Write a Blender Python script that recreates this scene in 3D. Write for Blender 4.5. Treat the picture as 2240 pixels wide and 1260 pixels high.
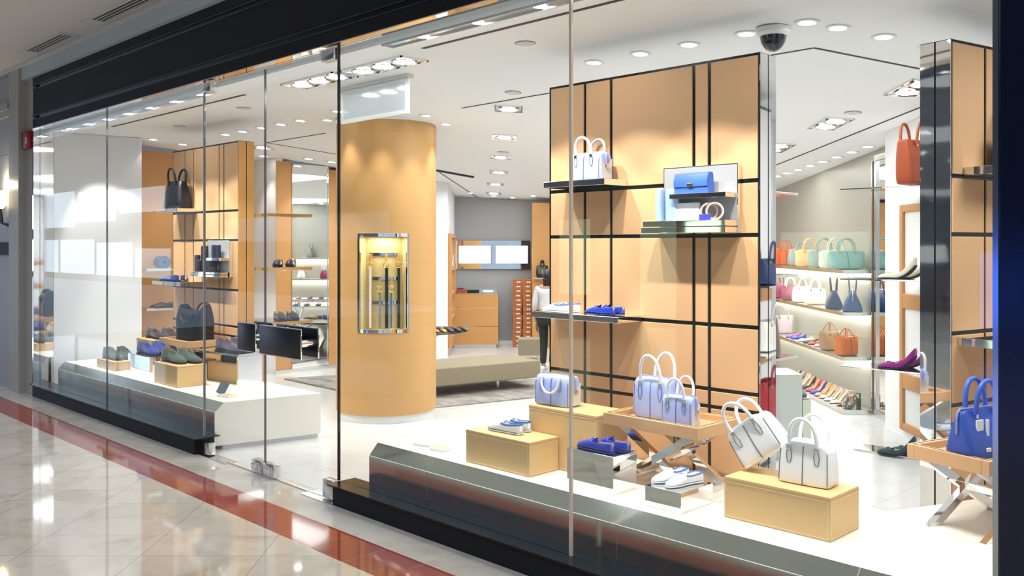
import bpy, bmesh, math, random
from mathutils import Vector, Matrix
random.seed(7)
C = bpy.context.scene.collection
PI = math.pi
for o in list(bpy.data.objects): bpy.data.objects.remove(o)

# ------------------------------------------------------------------ camera, world, exposure
YAW = math.atan2(1967, 1955)          # the shop front runs at about 45 degrees to the view
cd = bpy.data.cameras.new('camera'); cam = bpy.data.objects.new('camera', cd); C.objects.link(cam)
cam.location = (0, 0, 1.6); cam.rotation_euler = (PI/2, 0, YAW)
cd.sensor_width = 36; cd.lens = 36*1967/2240; cd.shift_y = -92/2240; cd.clip_start = 0.05
bpy.context.scene.camera = cam
w = bpy.data.worlds.new('world'); bpy.context.scene.world = w; w.use_nodes = True
w.node_tree.nodes['Background'].inputs[0].default_value = (0.62, 0.74, 1.0, 1)
w.node_tree.nodes['Background'].inputs[1].default_value = 0.42
vs = bpy.context.scene.view_settings
vs.view_transform = 'Standard'; vs.look = 'None'; vs.gamma = 1; vs.use_curve_mapping = False
vs.exposure = 1.12

def lamp(name, kind, loc, energy, color=(1, 1, 1), target=None, parent=None, **kw):
    d = bpy.data.lights.new(name, kind); d.energy = energy; d.color = color
    for k, v in kw.items(): setattr(d, k, v)
    o = bpy.data.objects.new(name, d); C.objects.link(o)
    o.location = loc
    if target is not None:
        o.rotation_euler = (Vector(target)-Vector(loc)).to_track_quat('-Z', 'Y').to_euler()
    if parent: o.parent = parent
    return o

# mall ambient: cool lamps high over the concourse
lamp('mall_lamp', 'AREA', (-6.5, -1.5, 5.6), 60, (0.95, 0.97, 1.0), (-6.5, -1.0, 0), shape='RECTANGLE', size=9, size_y=3)
lamp('mall_lamp', 'AREA', (1.0, -2.0, 5.6), 45, (0.95, 0.97, 1.0), (0.5, -1.5, 0), shape='RECTANGLE', size=6, size_y=3)
# shop ceiling: added unseen fill lamps with no fixtures, for broad ambient light
for x, y, z, s, e in ((-8.6, 3.70, 2.81, 0.6, 2.2), (-7.2, 3.75, 2.81, 0.6, 3), (-4.6, 3.85, 2.81, 0.6, 4), (-3.3, 3.65, 2.81, 0.6, 2.2), (-2.1, 3.65, 2.81, 0.6, 2.2), (-0.4, 4.8, 2.74, 1.0, 16), (-5.2, 5.4, 2.70, 1.6, 13), (-8.3, 6.6, 2.58, 2.0, 24),
                      (-5.2, 7.0, 2.55, 2.2, 24), (-8.6, 9.0, 2.40, 2.2, 22), (-5.6, 8.8, 2.42, 2.2, 24), (-3.0, 6.0, 2.62, 1.6, 12)):
    lamp('ceiling_fill', 'AREA', (x, y, z), e, (0.96, 0.98, 1.0), (x, y+0.02, 0), shape='DISK', size=s)

# ------------------------------------------------------------------ helpers
F = Vector((-math.cos(math.atan2(1955, 1967)), math.sin(math.atan2(1955, 1967)), 0))
R = Vector((math.sin(math.atan2(1955, 1967)), math.cos(math.atan2(1955, 1967)), 0))
def L(s, d, z=0.0):
    """the rear half of the shop is turned 45 degrees: s across it, d into it"""
    return (s*R.x+d*F.x, s*R.y+d*F.y, z)

def box(bm, x0, x1, y0, y1, z0, z1, bev=0.0, seg=2, M=None):
    m = Matrix.Translation(((x0+x1)/2, (y0+y1)/2, (z0+z1)/2)) @ Matrix.Diagonal((abs(x1-x0), abs(y1-y0), abs(z1-z0), 1))
    if M is not None: m = M @ m
    vs_ = bmesh.ops.create_cube(bm, size=1, matrix=m)['verts']
    if bev > 0:
        es = list({e for v in vs_ for e in v.link_edges})
        bmesh.ops.bevel(bm, geom=es, offset=bev, segments=seg, affect='EDGES', profile=0.5)
    return bm

def loft(bm, rings, cap0=True, cap1=True, closed=True):
    vr = [[bm.verts.new(p) for p in r] for r in rings]
    n = len(rings[0])
    for a, b in zip(vr, vr[1:]):
        for i in range(n if closed else n-1):
            j = (i+1) % n
            try: bm.faces.new((a[i], a[j], b[j], b[i]))
            except ValueError: pass
    if closed and cap0: bm.faces.new(list(reversed(vr[0])))
    if closed and cap1: bm.faces.new(vr[-1])
    return bm

def tube(bm, pts, r, n=8, closed=False, flat=1.0):
    pts = [Vector(p) for p in pts]; m = len(pts); rings = []
    rr = r if isinstance(r, (list, tuple)) else [r]*m
    t0 = (pts[1]-pts[0]).normalized()
    up = Vector((0, 0, 1)) if abs(t0.z) < 0.9 else Vector((0, 1, 0))
    nrm = (up - t0*up.dot(t0)).normalized()
    for i, p in enumerate(pts):
        if closed: t = (pts[(i+1) % m]-pts[i-1]).normalized()
        else: t = (pts[min(i+1, m-1)]-pts[max(i-1, 0)]).normalized()
        nrm = (nrm - t*nrm.dot(t)).normalized(); bi = t.cross(nrm)
        rings.append([p + nrm*math.cos(2*PI*k/n)*rr[i] + bi*math.sin(2*PI*k/n)*rr[i]*flat for k in range(n)])
    if closed:
        rings.append(rings[0]); return loft(bm, rings, False, False)
    return loft(bm, rings)

def lathe(bm, prof, n=32, c=(0, 0), a0=0.0, a1=2*PI):
    full = abs(a1-a0-2*PI) < 1e-4; k = n if full else n+1
    rings = [[(c[0]+r*math.cos(a0+(a1-a0)*i/n), c[1]+r*math.sin(a0+(a1-a0)*i/n), z) for i in range(k)] for r, z in prof]
    return loft(bm, rings, full and prof[0][0] < .002, full and prof[-1][0] < .002, full)

def prism(bm, poly, z0, z1, M=None):
    M = M or Matrix()
    a = [bm.verts.new(M @ Vector((x, y, z0))) for x, y in poly]; b = [bm.verts.new(M @ Vector((x, y, z1))) for x, y in poly]
    n = len(poly); bm.faces.new(list(reversed(a))); bm.faces.new(b)
    for i in range(n): bm.faces.new((a[i], a[(i+1) % n], b[(i+1) % n], b[i]))
    return bm

def ball(bm, c, r, u=8, v=6, sz=1.0):
    bmesh.ops.create_uvsphere(bm, u_segments=u, v_segments=v, radius=r, matrix=Matrix.Translation(c) @ Matrix.Diagonal((1, 1, sz, 1)))
    return bm

def B(): return bmesh.new()
def obj(name, bm, m, parent=None, smooth=False, sub=0, loc=None, rotz=None):
    bmesh.ops.recalc_face_normals(bm, faces=bm.faces)
    me = bpy.data.meshes.new(name); bm.to_mesh(me); bm.free()
    if m: me.materials.append(m)
    if smooth:
        for p in me.polygons: p.use_smooth = True
        if not sub: me.set_sharp_from_angle(angle=math.radians(38))
    o = bpy.data.objects.new(name, me); C.objects.link(o)
    if sub:
        s = o.modifiers.new('sub', 'SUBSURF'); s.levels = sub; s.render_levels = sub
    if parent: o.parent = parent
    if loc is not None: o.location = loc
    if rotz is not None: o.rotation_euler = (0, 0, rotz)
    return o

def tag(o, label, cat, group=None):
    o['label'] = label; o['category'] = cat
    if group: o['group'] = group
    return o
def thing(name, label, cat, loc=(0, 0, 0), rotz=0.0, group=None):
    o = bpy.data.objects.new(name, None); C.objects.link(o); o.empty_display_size = 0.05
    o.location = loc; o.rotation_euler = (0, 0, rotz)
    return tag(o, label, cat, group)
def struct(name, bm, m, smooth=False):
    o = obj(name, bm, m, smooth=smooth); o['kind'] = 'structure'; return o
def dup(root, loc, rotz=None, label=None):
    r = root.copy(); C.objects.link(r); r.location = loc
    if rotz is not None: r.rotation_euler = (0, 0, rotz)
    if label: r['label'] = label
    for ch in list(root.children):
        c = ch.copy(); C.objects.link(c); c.parent = r
        for g in list(ch.children):
            d = g.copy(); C.objects.link(d); d.parent = c
    return r
ORD = 'first second third fourth fifth sixth seventh eighth ninth tenth eleventh twelfth thirteenth fourteenth fifteenth sixteenth'.split()

# ------------------------------------------------------------------ materials
def mat(name, col, rough=0.5, metal=0.0, coat=0.0, spec=0.5, bump=None, var=None, emit=None, es=0.0, sheen=0.0, aniso=None):
    m = bpy.data.materials.new(name); m.use_nodes = True; nt = m.node_tree; p = nt.nodes['Principled BSDF']
    p.inputs['Base Color'].default_value = (*col, 1); p.inputs['Roughness'].default_value = rough
    p.inputs['Metallic'].default_value = metal; p.inputs['Coat Weight'].default_value = coat
    p.inputs['Coat Roughness'].default_value = 0.06
    p.inputs['Specular IOR Level'].default_value = spec; p.inputs['Sheen Weight'].default_value = sheen
    if emit: p.inputs['Emission Color'].default_value = (*emit, 1); p.inputs['Emission Strength'].default_value = es
    if bump or var:
        tc = nt.nodes.new('ShaderNodeTexCoord')
    if bump:
        sc, st, ds = bump
        n = nt.nodes.new('ShaderNodeTexNoise'); n.inputs['Scale'].default_value = sc; n.inputs['Detail'].default_value = 3
        nt.links.new(tc.outputs['Object'], n.inputs['Vector'])
        b = nt.nodes.new('ShaderNodeBump'); b.inputs['Strength'].default_value = st; b.inputs['Distance'].default_value = ds
        nt.links.new(n.outputs['Fac'], b.inputs['Height']); nt.links.new(b.outputs['Normal'], p.inputs['Normal'])
    if var:
        sc, amt = var
        n = nt.nodes.new('ShaderNodeTexNoise'); n.inputs['Scale'].default_value = sc; n.inputs['Detail'].default_value = 5
        nt.links.new(tc.outputs['Object'], n.inputs['Vector'])
        mx = nt.nodes.new('ShaderNodeMix'); mx.data_type = 'RGBA'
        mx.inputs[6].default_value = (*[c*(1-amt) for c in col], 1); mx.inputs[7].default_value = (*[min(1, c*(1+amt)) for c in col], 1)
        nt.links.new(n.outputs['Fac'], mx.inputs[0]); nt.links.new(mx.outputs[2], p.inputs['Base Color'])
    return m
def hexc(h):
    v = [int(h[i:i+2], 16)/255 for i in (0, 2, 4)]
    return tuple(c/12.92 if c <= 0.04045 else ((c+0.055)/1.055)**2.4 for c in v)
_lc = {}
def leather(h, rough=0.42, coat=0.0):
    k = (h, rough, coat)
    if k not in _lc: _lc[k] = mat('leather_'+h, hexc(h), rough, coat=coat, bump=(260, 0.12, 0.002))
    return _lc[k]
def suede(h):
    k = ('s', h)
    if k not in _lc: _lc[k] = mat('suede_'+h, hexc(h), 0.95, spec=0.1, sheen=0.35, bump=(180, 0.25, 0.002), var=(40, 0.22))
    return _lc[k]

M_white = mat('white_paint', (0.84, 0.84, 0.85), 0.6)
M_ceil = mat('ceiling_paint', (0.90, 0.90, 0.90), 0.7)
M_grey = mat('grey_wall', (0.36, 0.36, 0.37), 0.5)
M_tan = mat('tan_leather_panel', hexc('cfa276'), 0.55, bump=(420, 0.10, 0.001), var=(2.2, 0.05))
M_tanb = mat('tan_leather_box', hexc('dcb67f'), 0.5, bump=(420, 0.10, 0.001))
M_tand = mat('tan_leather_frame', hexc('c48d55'), 0.5, bump=(300, 0.10, 0.001))
M_stitch = mat('cream_stitching', hexc('f3e3bd'), 0.8)
M_chrome = mat('polished_chrome', (0.86, 0.86, 0.86), 0.035, 1.0, bump=(2.0, 0.04, 0.02))
M_steel = mat('brushed_steel', (0.72, 0.71, 0.69), 0.22, 1.0)
M_smoke = mat('smoked_chrome', (0.64, 0.69, 0.67), 0.14, 1.0)
M_mirror = mat('mirror_glass', (0.86, 0.90, 0.88), 0.01, 1.0)
M_black = mat('black_gloss_metal', (0.006, 0.006, 0.008), 0.22, spec=0.5)
M_blackm = mat('black_panel', (0.008, 0.008, 0.011), 0.55, spec=0.2)
M_bluegl = mat('black_blue_lacquer', (0.003, 0.006, 0.022), 0.16, bump=(30, 0.04, 0.01))
M_pod = mat('podium_lacquer', hexc('efe8dd'), 0.35)
M_podside = mat('podium_beige', hexc('d8cfc0'), 0.5)
M_gold = mat('gold_metal', hexc('e5c16a'), 0.18, 1.0)
M_dark = mat('dark_groove', (0.03, 0.03, 0.03), 0.6)
M_glow = mat('lamp_glow', (1, 1, 1), 0.5, emit=(1.0, 0.97, 0.92), es=9)
M_screen = mat('screen_white', (1, 1, 1), 0.3, emit=(0.97, 0.98, 1.0), es=2.2)
M_rub = mat('black_rubber', (0.012, 0.012, 0.014), 0.6)
M_bench = mat('taupe_upholstery', hexc('8f836c'), 0.85, bump=(300, 0.15, 0.001))
M_lin = leather('d6ad86'); M_wlin = leather('e8e6e4')

def glass_mat(name, tint=(0.965, 0.988, 0.975), refl=0.036, k=5.0):
    m = bpy.data.materials.new(name); m.use_nodes = True; nt = m.node_tree; nt.nodes.clear()
    out = nt.nodes.new('ShaderNodeOutputMaterial'); mx = nt.nodes.new('ShaderNodeMixShader')
    tr = nt.nodes.new('ShaderNodeBsdfTransparent'); gl = nt.nodes.new('ShaderNodeBsdfGlossy')
    tr.inputs[0].default_value = (*tint, 1); gl.inputs['Roughness'].default_value = 0.0
    lw = nt.nodes.new('ShaderNodeLayerWeight'); lw.inputs['Blend'].default_value = 0.5
    pw = nt.nodes.new('ShaderNodeMath'); pw.operation = 'POWER'; pw.inputs[1].default_value = k
    ma = nt.nodes.new('ShaderNodeMath'); ma.operation = 'MULTIPLY_ADD'; ma.inputs[1].default_value = 0.52*(1-refl); ma.inputs[2].default_value = refl
    nt.links.new(lw.outputs['Facing'], pw.inputs[0]); nt.links.new(pw.outputs[0], ma.inputs[0]); nt.links.new(ma.outputs[0], mx.inputs[0])
    nt.links.new(tr.outputs[0], mx.inputs[1]); nt.links.new(gl.outputs[0], mx.inputs[2]); nt.links.new(mx.outputs[0], out.inputs[0])
    return m
M_glass = glass_mat('window_glass')
M_shelfg = glass_mat('shelf_glass', (0.88, 0.95, 0.92), 0.08)

class NT:
    def __init__(s, m): s.nt = m.node_tree; s.p = s.nt.nodes['Principled BSDF']
    def n(s, t, **kw):
        x = s.nt.nodes.new(t)
        for k, v in kw.items(): setattr(x, k, v)
        return x
    def l(s, a, b): s.nt.links.new(a, b)
    def math(s, op, a, b=0.0, c=0.0):
        x = s.n('ShaderNodeMath', operation=op)
        for i, v in enumerate((a, b, c)):
            if isinstance(v, (int, float)): x.inputs[i].default_value = v
            else: s.l(v, x.inputs[i])
        return x.outputs[0]
    def mix(s, f, a, b):
        x = s.n('ShaderNodeMix', data_type='RGBA')
        for i, v in ((0, f), (6, a), (7, b)):
            if isinstance(v, tuple): x.inputs[i].default_value = (*v, 1)
            elif isinstance(v, (int, float)): x.inputs[i].default_value = v
            else: s.l(v, x.inputs[i])
        return x.outputs[2]
    def line(s, x, period, off, width):
        fr = s.math('FRACT', s.math('DIVIDE', s.math('SUBTRACT', x, off), period))
        return s.math('GREATER_THAN', s.math('ABSOLUTE', s.math('SUBTRACT', fr, 0.5)), 0.5-width/period/2)
    def noise(s, vec, scale, detail=4, dist=0.0):
        x = s.n('ShaderNodeTexNoise'); x.inputs['Scale'].default_value = scale; x.inputs['Detail'].default_value = detail
        x.inputs['Distortion'].default_value = dist; s.l(vec, x.inputs['Vector']); return x.outputs['Fac']
    def ramp(s, f, stops):
        x = s.n('ShaderNodeValToRGB'); e = x.color_ramp.elements
        e[0].position, e[0].color = stops[0][0], (*stops[0][1], 1); e[1].position, e[1].color = stops[-1][0], (*stops[-1][1], 1)
        for p, c in stops[1:-1]: q = e.new(p); q.color = (*c, 1)
        s.l(f, x.inputs[0]); return x.outputs[0]
def pos_nodes(t):
    g = t.n('ShaderNodeNewGeometry'); sp = t.n('ShaderNodeSeparateXYZ'); t.l(g.outputs['Position'], sp.inputs[0])
    return g.outputs['Position'], sp.outputs[0], sp.outputs[1], sp.outputs[2]

# polished beige marble, tiles laid on the diagonal
M_marble = mat('beige_marble', (0.62, 0.56, 0.47), 0.05, spec=0.85); t = NT(M_marble)
P, X, Y, Zc = pos_nodes(t)
s_ = t.math('ADD', t.math('MULTIPLY', X, R.x), t.math('MULTIPLY', Y, R.y)); d_ = t.math('ADD', t.math('MULTIPLY', X, F.x), t.math('MULTIPLY', Y, F.y))
ln = t.math('MAXIMUM', t.line(s_, 0.63, -1.92, 0.005), t.line(d_, 0.315, 4.96, 0.004))
cid = t.n('ShaderNodeCombineXYZ'); t.l(t.math('FLOOR', t.math('DIVIDE', t.math('ADD', s_, 1.92), 0.63)), cid.inputs[0]); t.l(t.math('FLOOR', t.math('DIVIDE', t.math('SUBTRACT', d_, 4.96), 0.315)), cid.inputs[1])
wn = t.n('ShaderNodeTexWhiteNoise'); t.l(cid.outputs[0], wn.inputs['Vector'])
off = t.n('ShaderNodeVectorMath', operation='MULTIPLY_ADD'); t.l(wn.outputs['Color'], off.inputs[0]); off.inputs[1].default_value = (9, 9, 9); t.l(P, off.inputs[2])
v1 = t.noise(off.outputs[0], 2.2, 8, 1.6)
base = t.ramp(v1, [(0.28, (0.50, 0.40, 0.27)), (0.40, (0.62, 0.53, 0.41)), (0.55, (0.70, 0.62, 0.51)), (0.75, (0.65, 0.56, 0.44))])
base = t.mix(t.math('MULTIPLY', wn.outputs['Value'], 0.25), base, (0.50, 0.44, 0.35))
t.l(t.mix(t.math('MULTIPLY', ln, 0.7), base, (0.30, 0.26, 0.21)), t.p.inputs['Base Color'])
# plain border by the shop front
M_border = mat('pale_marble_border', (0.60, 0.56, 0.50), 0.06, spec=0.7); t = NT(M_border)
P, X, Y, Zc = pos_nodes(t)
base = t.ramp(t.noise(P, 3.0, 7, 1.2), [(0.32, (0.58, 0.52, 0.43)), (0.6, (0.70, 0.65, 0.57))])
t.l(t.mix(t.math('MULTIPLY', t.line(X, 0.63, -4.78, 0.004), 0.6), base, (0.33, 0.29, 0.24)), t.p.inputs['Base Color'])
M_red = mat('red_granite', (0.24, 0.05, 0.03), 0.06); t = NT(M_red)
P, X, Y, Zc = pos_nodes(t)
cid = t.math('FLOOR', t.math('DIVIDE', t.math('ADD', X, 4.78), 0.315)); wn = t.n('ShaderNodeTexWhiteNoise', noise_dimensions='1D'); t.l(cid, wn.inputs['W'])
base = t.mix(t.math('MULTIPLY', wn.outputs['Value'], 0.8), (0.36, 0.050, 0.024), (0.27, 0.042, 0.024))
base = t.mix(t.math('MULTIPLY', t.noise(P, 4, 7, 1.5), 0.35), base, (0.34, 0.11, 0.07))
t.l(t.mix(t.math('MULTIPLY', t.line(X, 0.315, -4.78, 0.004), 0.6), base, (0.42, 0.28, 0.22)), t.p.inputs['Base Color'])
# white porcelain of the shop floor
M_tile = mat('white_porcelain', (0.74, 0.73, 0.72), 0.22); t = NT(M_tile)
P, X, Y, Zc = pos_nodes(t)
ln = t.math('MAXIMUM', t.line(X, 0.545, -2.90, 0.006), t.line(Y, 0.86, 6.20, 0.006))
base = t.ramp(t.noise(P, 5, 4), [(0.35, (0.60, 0.595, 0.59)), (0.65, (0.65, 0.645, 0.64))])
t.l(t.mix(t.math('MULTIPLY', ln, 0.55), base, (0.40, 0.39, 0.37)), t.p.inputs['Base Color'])
# rug
M_rug = mat('grey_rug', (0.42, 0.39, 0.36), 0.95, bump=(150, 0.3, 0.004)); t = NT(M_rug)
P, X, Y, Zc = pos_nodes(t)
st = t.n('ShaderNodeVectorMath', operation='MULTIPLY'); t.l(P, st.inputs[0]); st.inputs[1].default_value = (1.5, 2.6, 1)
t.l(t.ramp(t.noise(st.outputs[0], 2.5, 8, 0.8), [(0.35, (0.20, 0.18, 0.16)), (0.6, (0.36, 0.335, 0.31))]), t.p.inputs['Base Color'])
# leather wall with seams
def seamed(name, col, period, off):
    m = mat(name, col, 0.5); t = NT(m); P, X, Y, Zc = pos_nodes(t)
    ln = t.math('MAXIMUM', t.line(Zc, period, off, 0.004), t.line(Zc, period, off+0.022, 0.003))
    n = t.noise(P, 1.6, 5); n2 = t.noise(P, 320, 2)
    base = t.mix(n, tuple(c*0.94 for c in col), tuple(min(1, c*1.05) for c in col))
    t.l(t.mix(t.math('MULTIPLY', ln, 0.30), base, tuple(c*0.45 for c in col)), t.p.inputs['Base Color'])
    b = t.n('ShaderNodeBump'); b.inputs['Strength'].default_value = 0.12; b.inputs['Distance'].default_value = 0.002
    t.l(n2, b.inputs['Height']); t.l(b.outputs[0], t.p.inputs['Normal'])
    return m
M_seam = seamed('seamed_tan_leather', hexc('c8995e'), 0.40, 0.24)
M_seam2 = seamed('seamed_tan_wall', hexc('c89255'), 0.62, 0.20)
M_stone = mat('mall_stone', (0.36, 0.34, 0.30), 0.45, var=(3, 0.10))
M_stone2 = mat('mall_stone_grey', (0.30, 0.31, 0.32), 0.45, var=(2, 0.08))
M_mallc = mat('mall_ceiling_paint', (0.52, 0.50, 0.48), 0.8)
M_mallb = mat('mall_bulkhead_paint', (0.42, 0.47, 0.50), 0.8)
# ------------------------------------------------------------------ the mall concourse
GY = 3.20      # glass plane
struct('floor_mall', box(B(), -17, 3.2, -9.0, 2.60, -0.2, 0), M_marble)
struct('floor_strip', box(B(), -17, 3.2, 2.60, 2.88, -0.2, 0), M_red)
struct('floor_border', box(B(), -17, 3.2, 2.88, 3.26, -0.2, 0), M_border)
struct('floor_shop', box(B(), -13.5, 2.2, 3.26, 16.5, -0.2, 0), M_tile)
bm = B(); box(bm, -17, 3.2, 1.35, 3.10, 3.56, 3.70); struct('ceiling_mall', bm, M_mallc)
bm = B(); box(bm, -17, 3.2, 1.20, 1.35, 3.56, 4.1); box(bm, -17, 3.2, 0.9, 1.2, 4.0, 4.1); struct('ceiling_cove', bm, M_mallb)
bm = B(); box(bm, -10.84, 3.2, 3.10, 3.30, 3.395, 3.72); struct('wall_bulkhead', bm, M_mallb)
bm = B(); box(bm, -17, 3.2, 3.045, 3.10, 3.525, 3.56); struct('trim_1', bm, M_mallc)
# header fascia above the shop front
bm = B()
box(bm, -10.44, 1.2, 3.145, 3.30, 2.862, 2.945)
box(bm, -10.44, 1.2, 3.185, 3.30, 2.945, 2.985)
box(bm, -10.36, 1.2, 3.150, 3.30, 2.985, 3.270)
box(bm, -10.44, 1.2, 3.185, 3.30, 3.270, 3.310)
box(bm, -10.44, 1.2, 3.145, 3.30, 3.310, 3.395)
box(bm, -10.44, -10.36, 3.150, 3.30, 2.985, 3.270)
struct('trim_2', bm, M_blackm)
bm = B()
for z in (2.945, 2.985, 3.270, 3.310): box(bm, -10.44, 1.2, 3.140, 3.19, z-0.004, z+0.004)
box(bm, -10.44, 1.2, 3.183, 3.186, 2.948, 2.982); box(bm, -10.44, 1.2, 3.183, 3.186, 3.273, 3.307)
struct('trim_3', bm, M_bluegl)
bm = B(); box(bm, -10.4, 1.2, 3.150, 3.215, 2.855, 2.863); box(bm, -10.4, 1.2, 3.222, 3.300, 2.855, 2.863); struct('trim_4', bm, M_chrome)
# plinths under the two show windows
def plinth(x0, x1, n):
    bm = B(); box(bm, x0, x1, 3.13, 3.27, 0, 0.125); struct('trim_%d' % n, bm, M_blackm)
    bm = B(); box(bm, x0-0.02, x1+0.06, 3.10, 3.31, 0.125, 0.133); struct('trim_%d' % (n+1), bm, M_black)
plinth(-10.40, -6.60, 5); plinth(-4.72, 1.2, 7)
# left chrome jamb, right black pier
bm = B(); box(bm, -10.44, -10.395, 3.14, 3.20, 0.1, 2.86); box(bm, -10.44, -10.40, 3.207, 3.34, 0.1, 2.86); struct('trim_9', bm, M_chrome)
bm = B(); box(bm, -0.945, 1.2, 3.13, 3.45, 0, 3.40, 0.008); struct('wall_right', bm, M_bluegl)
bm = B(); box(bm, -0.962, -0.945, 3.135, 3.44, 0, 2.86); struct('trim_10', bm, M_smoke)
# stone jamb, pilaster and far wall on the left
bm = B(); box(bm, -10.84, -10.44, 3.15, 3.55, 0, 3.40); box(bm, -10.84, -10.44, 3.31, 3.55, 3.40, 3.56); struct('wall_left', bm, M_stone)
bm = B(); box(bm, -11.02, -10.68, 3.075, 3.55, 0, 3.53); struct('trim_11', bm, M_stone)
bm = B(); box(bm, -17, -11.02, 3.12, 3.55, 0, 3.56)
for z in (0.92, 1.40, 2.62): box(bm, -17, -11.02, 3.117, 3.13, z-0.004, z+0.004)
struct('wall_mall', bm, M_stone2)
bm = B(); box(bm, -17, -11.025, 3.09, 3.13, 1.50, 1.64); struct('trim_12', bm, M_blackm)
bm = B(); box(bm, -17, -11.03, 3.08, 3.13, 3.05, 3.12); box(bm, -17, -11.03, 3.06, 3.13, 3.12, 3.20); struct('trim_13', bm, M_stone)

# wall sconce
t = thing('wall_sconce', 'lit wall sconce with black bracket on the grey stone wall at the far left', 'sconce', (-11.125, 3.12, 1.83))
bm = B(); box(bm, -0.055, 0.055, -0.02, 0, -0.09, 0.09, 0.004); obj('back_plate', bm, M_black, t)
bm = B(); tube(bm, [(0, -0.01, 0), (-0.06, -0.07, 0.03), (-0.09, -0.08, 0.20)], 0.018); obj('arm', bm, M_black, t, True)
bm = B(); lathe(bm, [(0.03, 0.19), (0.065, 0.23), (0.075, 0.31), (0.078, 0.39)], 20, (-0.09, -0.08)); obj('lamp_shade', bm, mat('lit_shade', (0.9, 0.8, 0.6), 0.5, emit=(1, 0.80, 0.5), es=2.5), t, True)
lamp('bulb', 'POINT', (-0.09, -0.08, 0.46), 3.5, (1, 0.85, 0.62), parent=t, shadow_soft_size=0.04)
# fire alarm
t = thing('fire_alarm', 'red fire alarm box with a pull ring on the stone jamb', 'alarm', (-10.575, 3.15, 2.745))
bm = B(); box(bm, -0.10, 0.11, -0.05, 0, -0.10, 0.09, 0.012); obj('body', bm, mat('alarm_red', (0.30, 0.012, 0.02), 0.4), t, True)
bm = B(); box(bm, 0.035, 0.095, -0.052, -0.05, -0.05, 0.02); obj('label_plate', bm, mat('alarm_label', (0.5, 0.45, 0.42), 0.5), t)
bm = B(); tube(bm, [(-0.145+0.032*math.cos(a*PI/6), -0.03, -0.06+0.032*math.sin(a*PI/6)) for a in range(12)], 0.007, 6, True); obj('pull_ring', bm, mat('ring_red', (0.35, 0.02, 0.03), 0.4), t, True)
# air vents in the mall ceiling
for i, (x0, x1) in enumerate(((-10.0, -8.78), (-8.25, -7.02))):
    t = thing('ceiling_vent', ('slotted air vent in the mall ceiling nearer the stone pilaster', 'slotted air vent in the mall ceiling at the top edge of the view')[i], 'vent', ((x0+x1)/2, 2.95, 3.56))
    hw = (x1-x0)/2; bm = B()
    box(bm, -hw, hw, -0.085, -0.065, -0.012, 0); box(bm, -hw, hw, 0.065, 0.085, -0.012, 0); box(bm, -hw, -hw+0.2, -0.065, 0.065, -0.012, 0); box(bm, hw-0.02, hw, -0.065, 0.065, -0.012, 0)
    obj('frame', bm, M_mallc, t)
    bm = B()
    for k in range(4): box(bm, -hw+0.2, hw-0.02, -0.060+k*0.036, -0.050+k*0.036, -0.006, -0.002)
    obj('slats', bm, M_mallc, t)
    bm = B(); box(bm, -hw+0.19, hw-0.015, -0.066, 0.066, -0.002, -0.0005); obj('duct_opening', bm, M_dark, t)

# ------------------------------------------------------------------ glazing
def pane(n, x0, x1, z0=0.133, z1=2.86):
    bm = B(); box(bm, x0+0.004, x1-0.004, GY-0.006, GY+0.006, z0, z1); struct('window_%d' % n, bm, M_glass)
pane(1, -10.395, -8.52); pane(2, -8.52, -6.58); pane(3, -4.754, -2.823); pane(4, -2.823, -0.962)
def strip(n, x, w_, m, z0=0.133):
    bm = B(); box(bm, x-w_/2, x+w_/2, GY-0.007, GY+0.007, z0, 2.86); struct('trim_%d' % n, bm, m)
M_sil = mat('clear_silicone', hexc('d9c3ab'), 0.25, spec=0.8); M_edge = mat('glass_edge', (0.10, 0.10, 0.11), 0.15, spec=0.8); M_edgel = mat('glass_edge_pale', (0.62, 0.62, 0.64), 0.2, spec=0.8)
strip(14, -8.52, 0.007, M_edge); strip(15, -6.583, 0.006, M_edgel); strip(16, -6.574, 0.004, M_edge); strip(17, -4.757, 0.014, M_black, 0.133); strip(18, -2.823, 0.014, M_sil)
M_plate = mat('black_door_plate', (0.006, 0.006, 0.010), 0.30)
def door(n, x0, x1, hx0, hx1):
    bm = B(); box(bm, x0, x1, GY-0.006, GY+0.006, 0.02, 2.83); d = struct('door_%d' % n, bm, M_glass)
    bm = B(); xe = x1 if n == 1 else x0
    box(bm, xe-0.0015, xe+0.0015, GY-0.007, GY+0.007, 0.02, 2.83); obj('glass_edge', bm, M_edge, d)
    for yy, nm in ((3.135, 'outer'), (3.265, 'inner')):
        bm = B(); box(bm, hx0, hx1, yy-0.009, yy+0.009, 0.862, 1.057, 0.008); h = obj('door_handle', bm, M_plate, d, True)
        bm = B(); box(bm, hx0-0.004, hx1+0.004, yy-0.005, yy+0.005, 0.858, 1.061, 0.008); obj('rim', bm, M_chrome, h, True)
        bm = B()
        for xx in ([hx1-0.06] if n == 1 else [hx0+0.05, hx1-0.05]): tube(bm, [(xx, yy, 0.96), (xx, GY, 0.96)], 0.024, 14)
        obj('stand_off', bm, M_chrome, h, True)
    return d
d1 = door(1, -6.565, -5.6615, -5.925, -5.675); d2 = door(2, -5.6585, -4.77, -5.615, -5.09)
def clamp(parent, x0, x1, z0, z1):
    bm = B(); box(bm, x0, x1, GY-0.028, GY+0.028, z0, z1, 0.004); c = obj('patch_fitting', bm, M_steel, parent, True)
    return c
c = clamp(d1, -5.80, -5.668, 0.012, 0.10); bm = B(); box(bm, -5.77, -5.72, GY-0.05, GY-0.028, 0.035, 0.078, 0.004); obj('lock', bm, M_chrome, c)
c = clamp(d2, -5.652, -5.50, 0.012, 0.10); bm = B(); box(bm, -5.60, -5.54, GY-0.05, GY-0.028, 0.035, 0.078, 0.004); obj('lock', bm, M_chrome, c)
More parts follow.
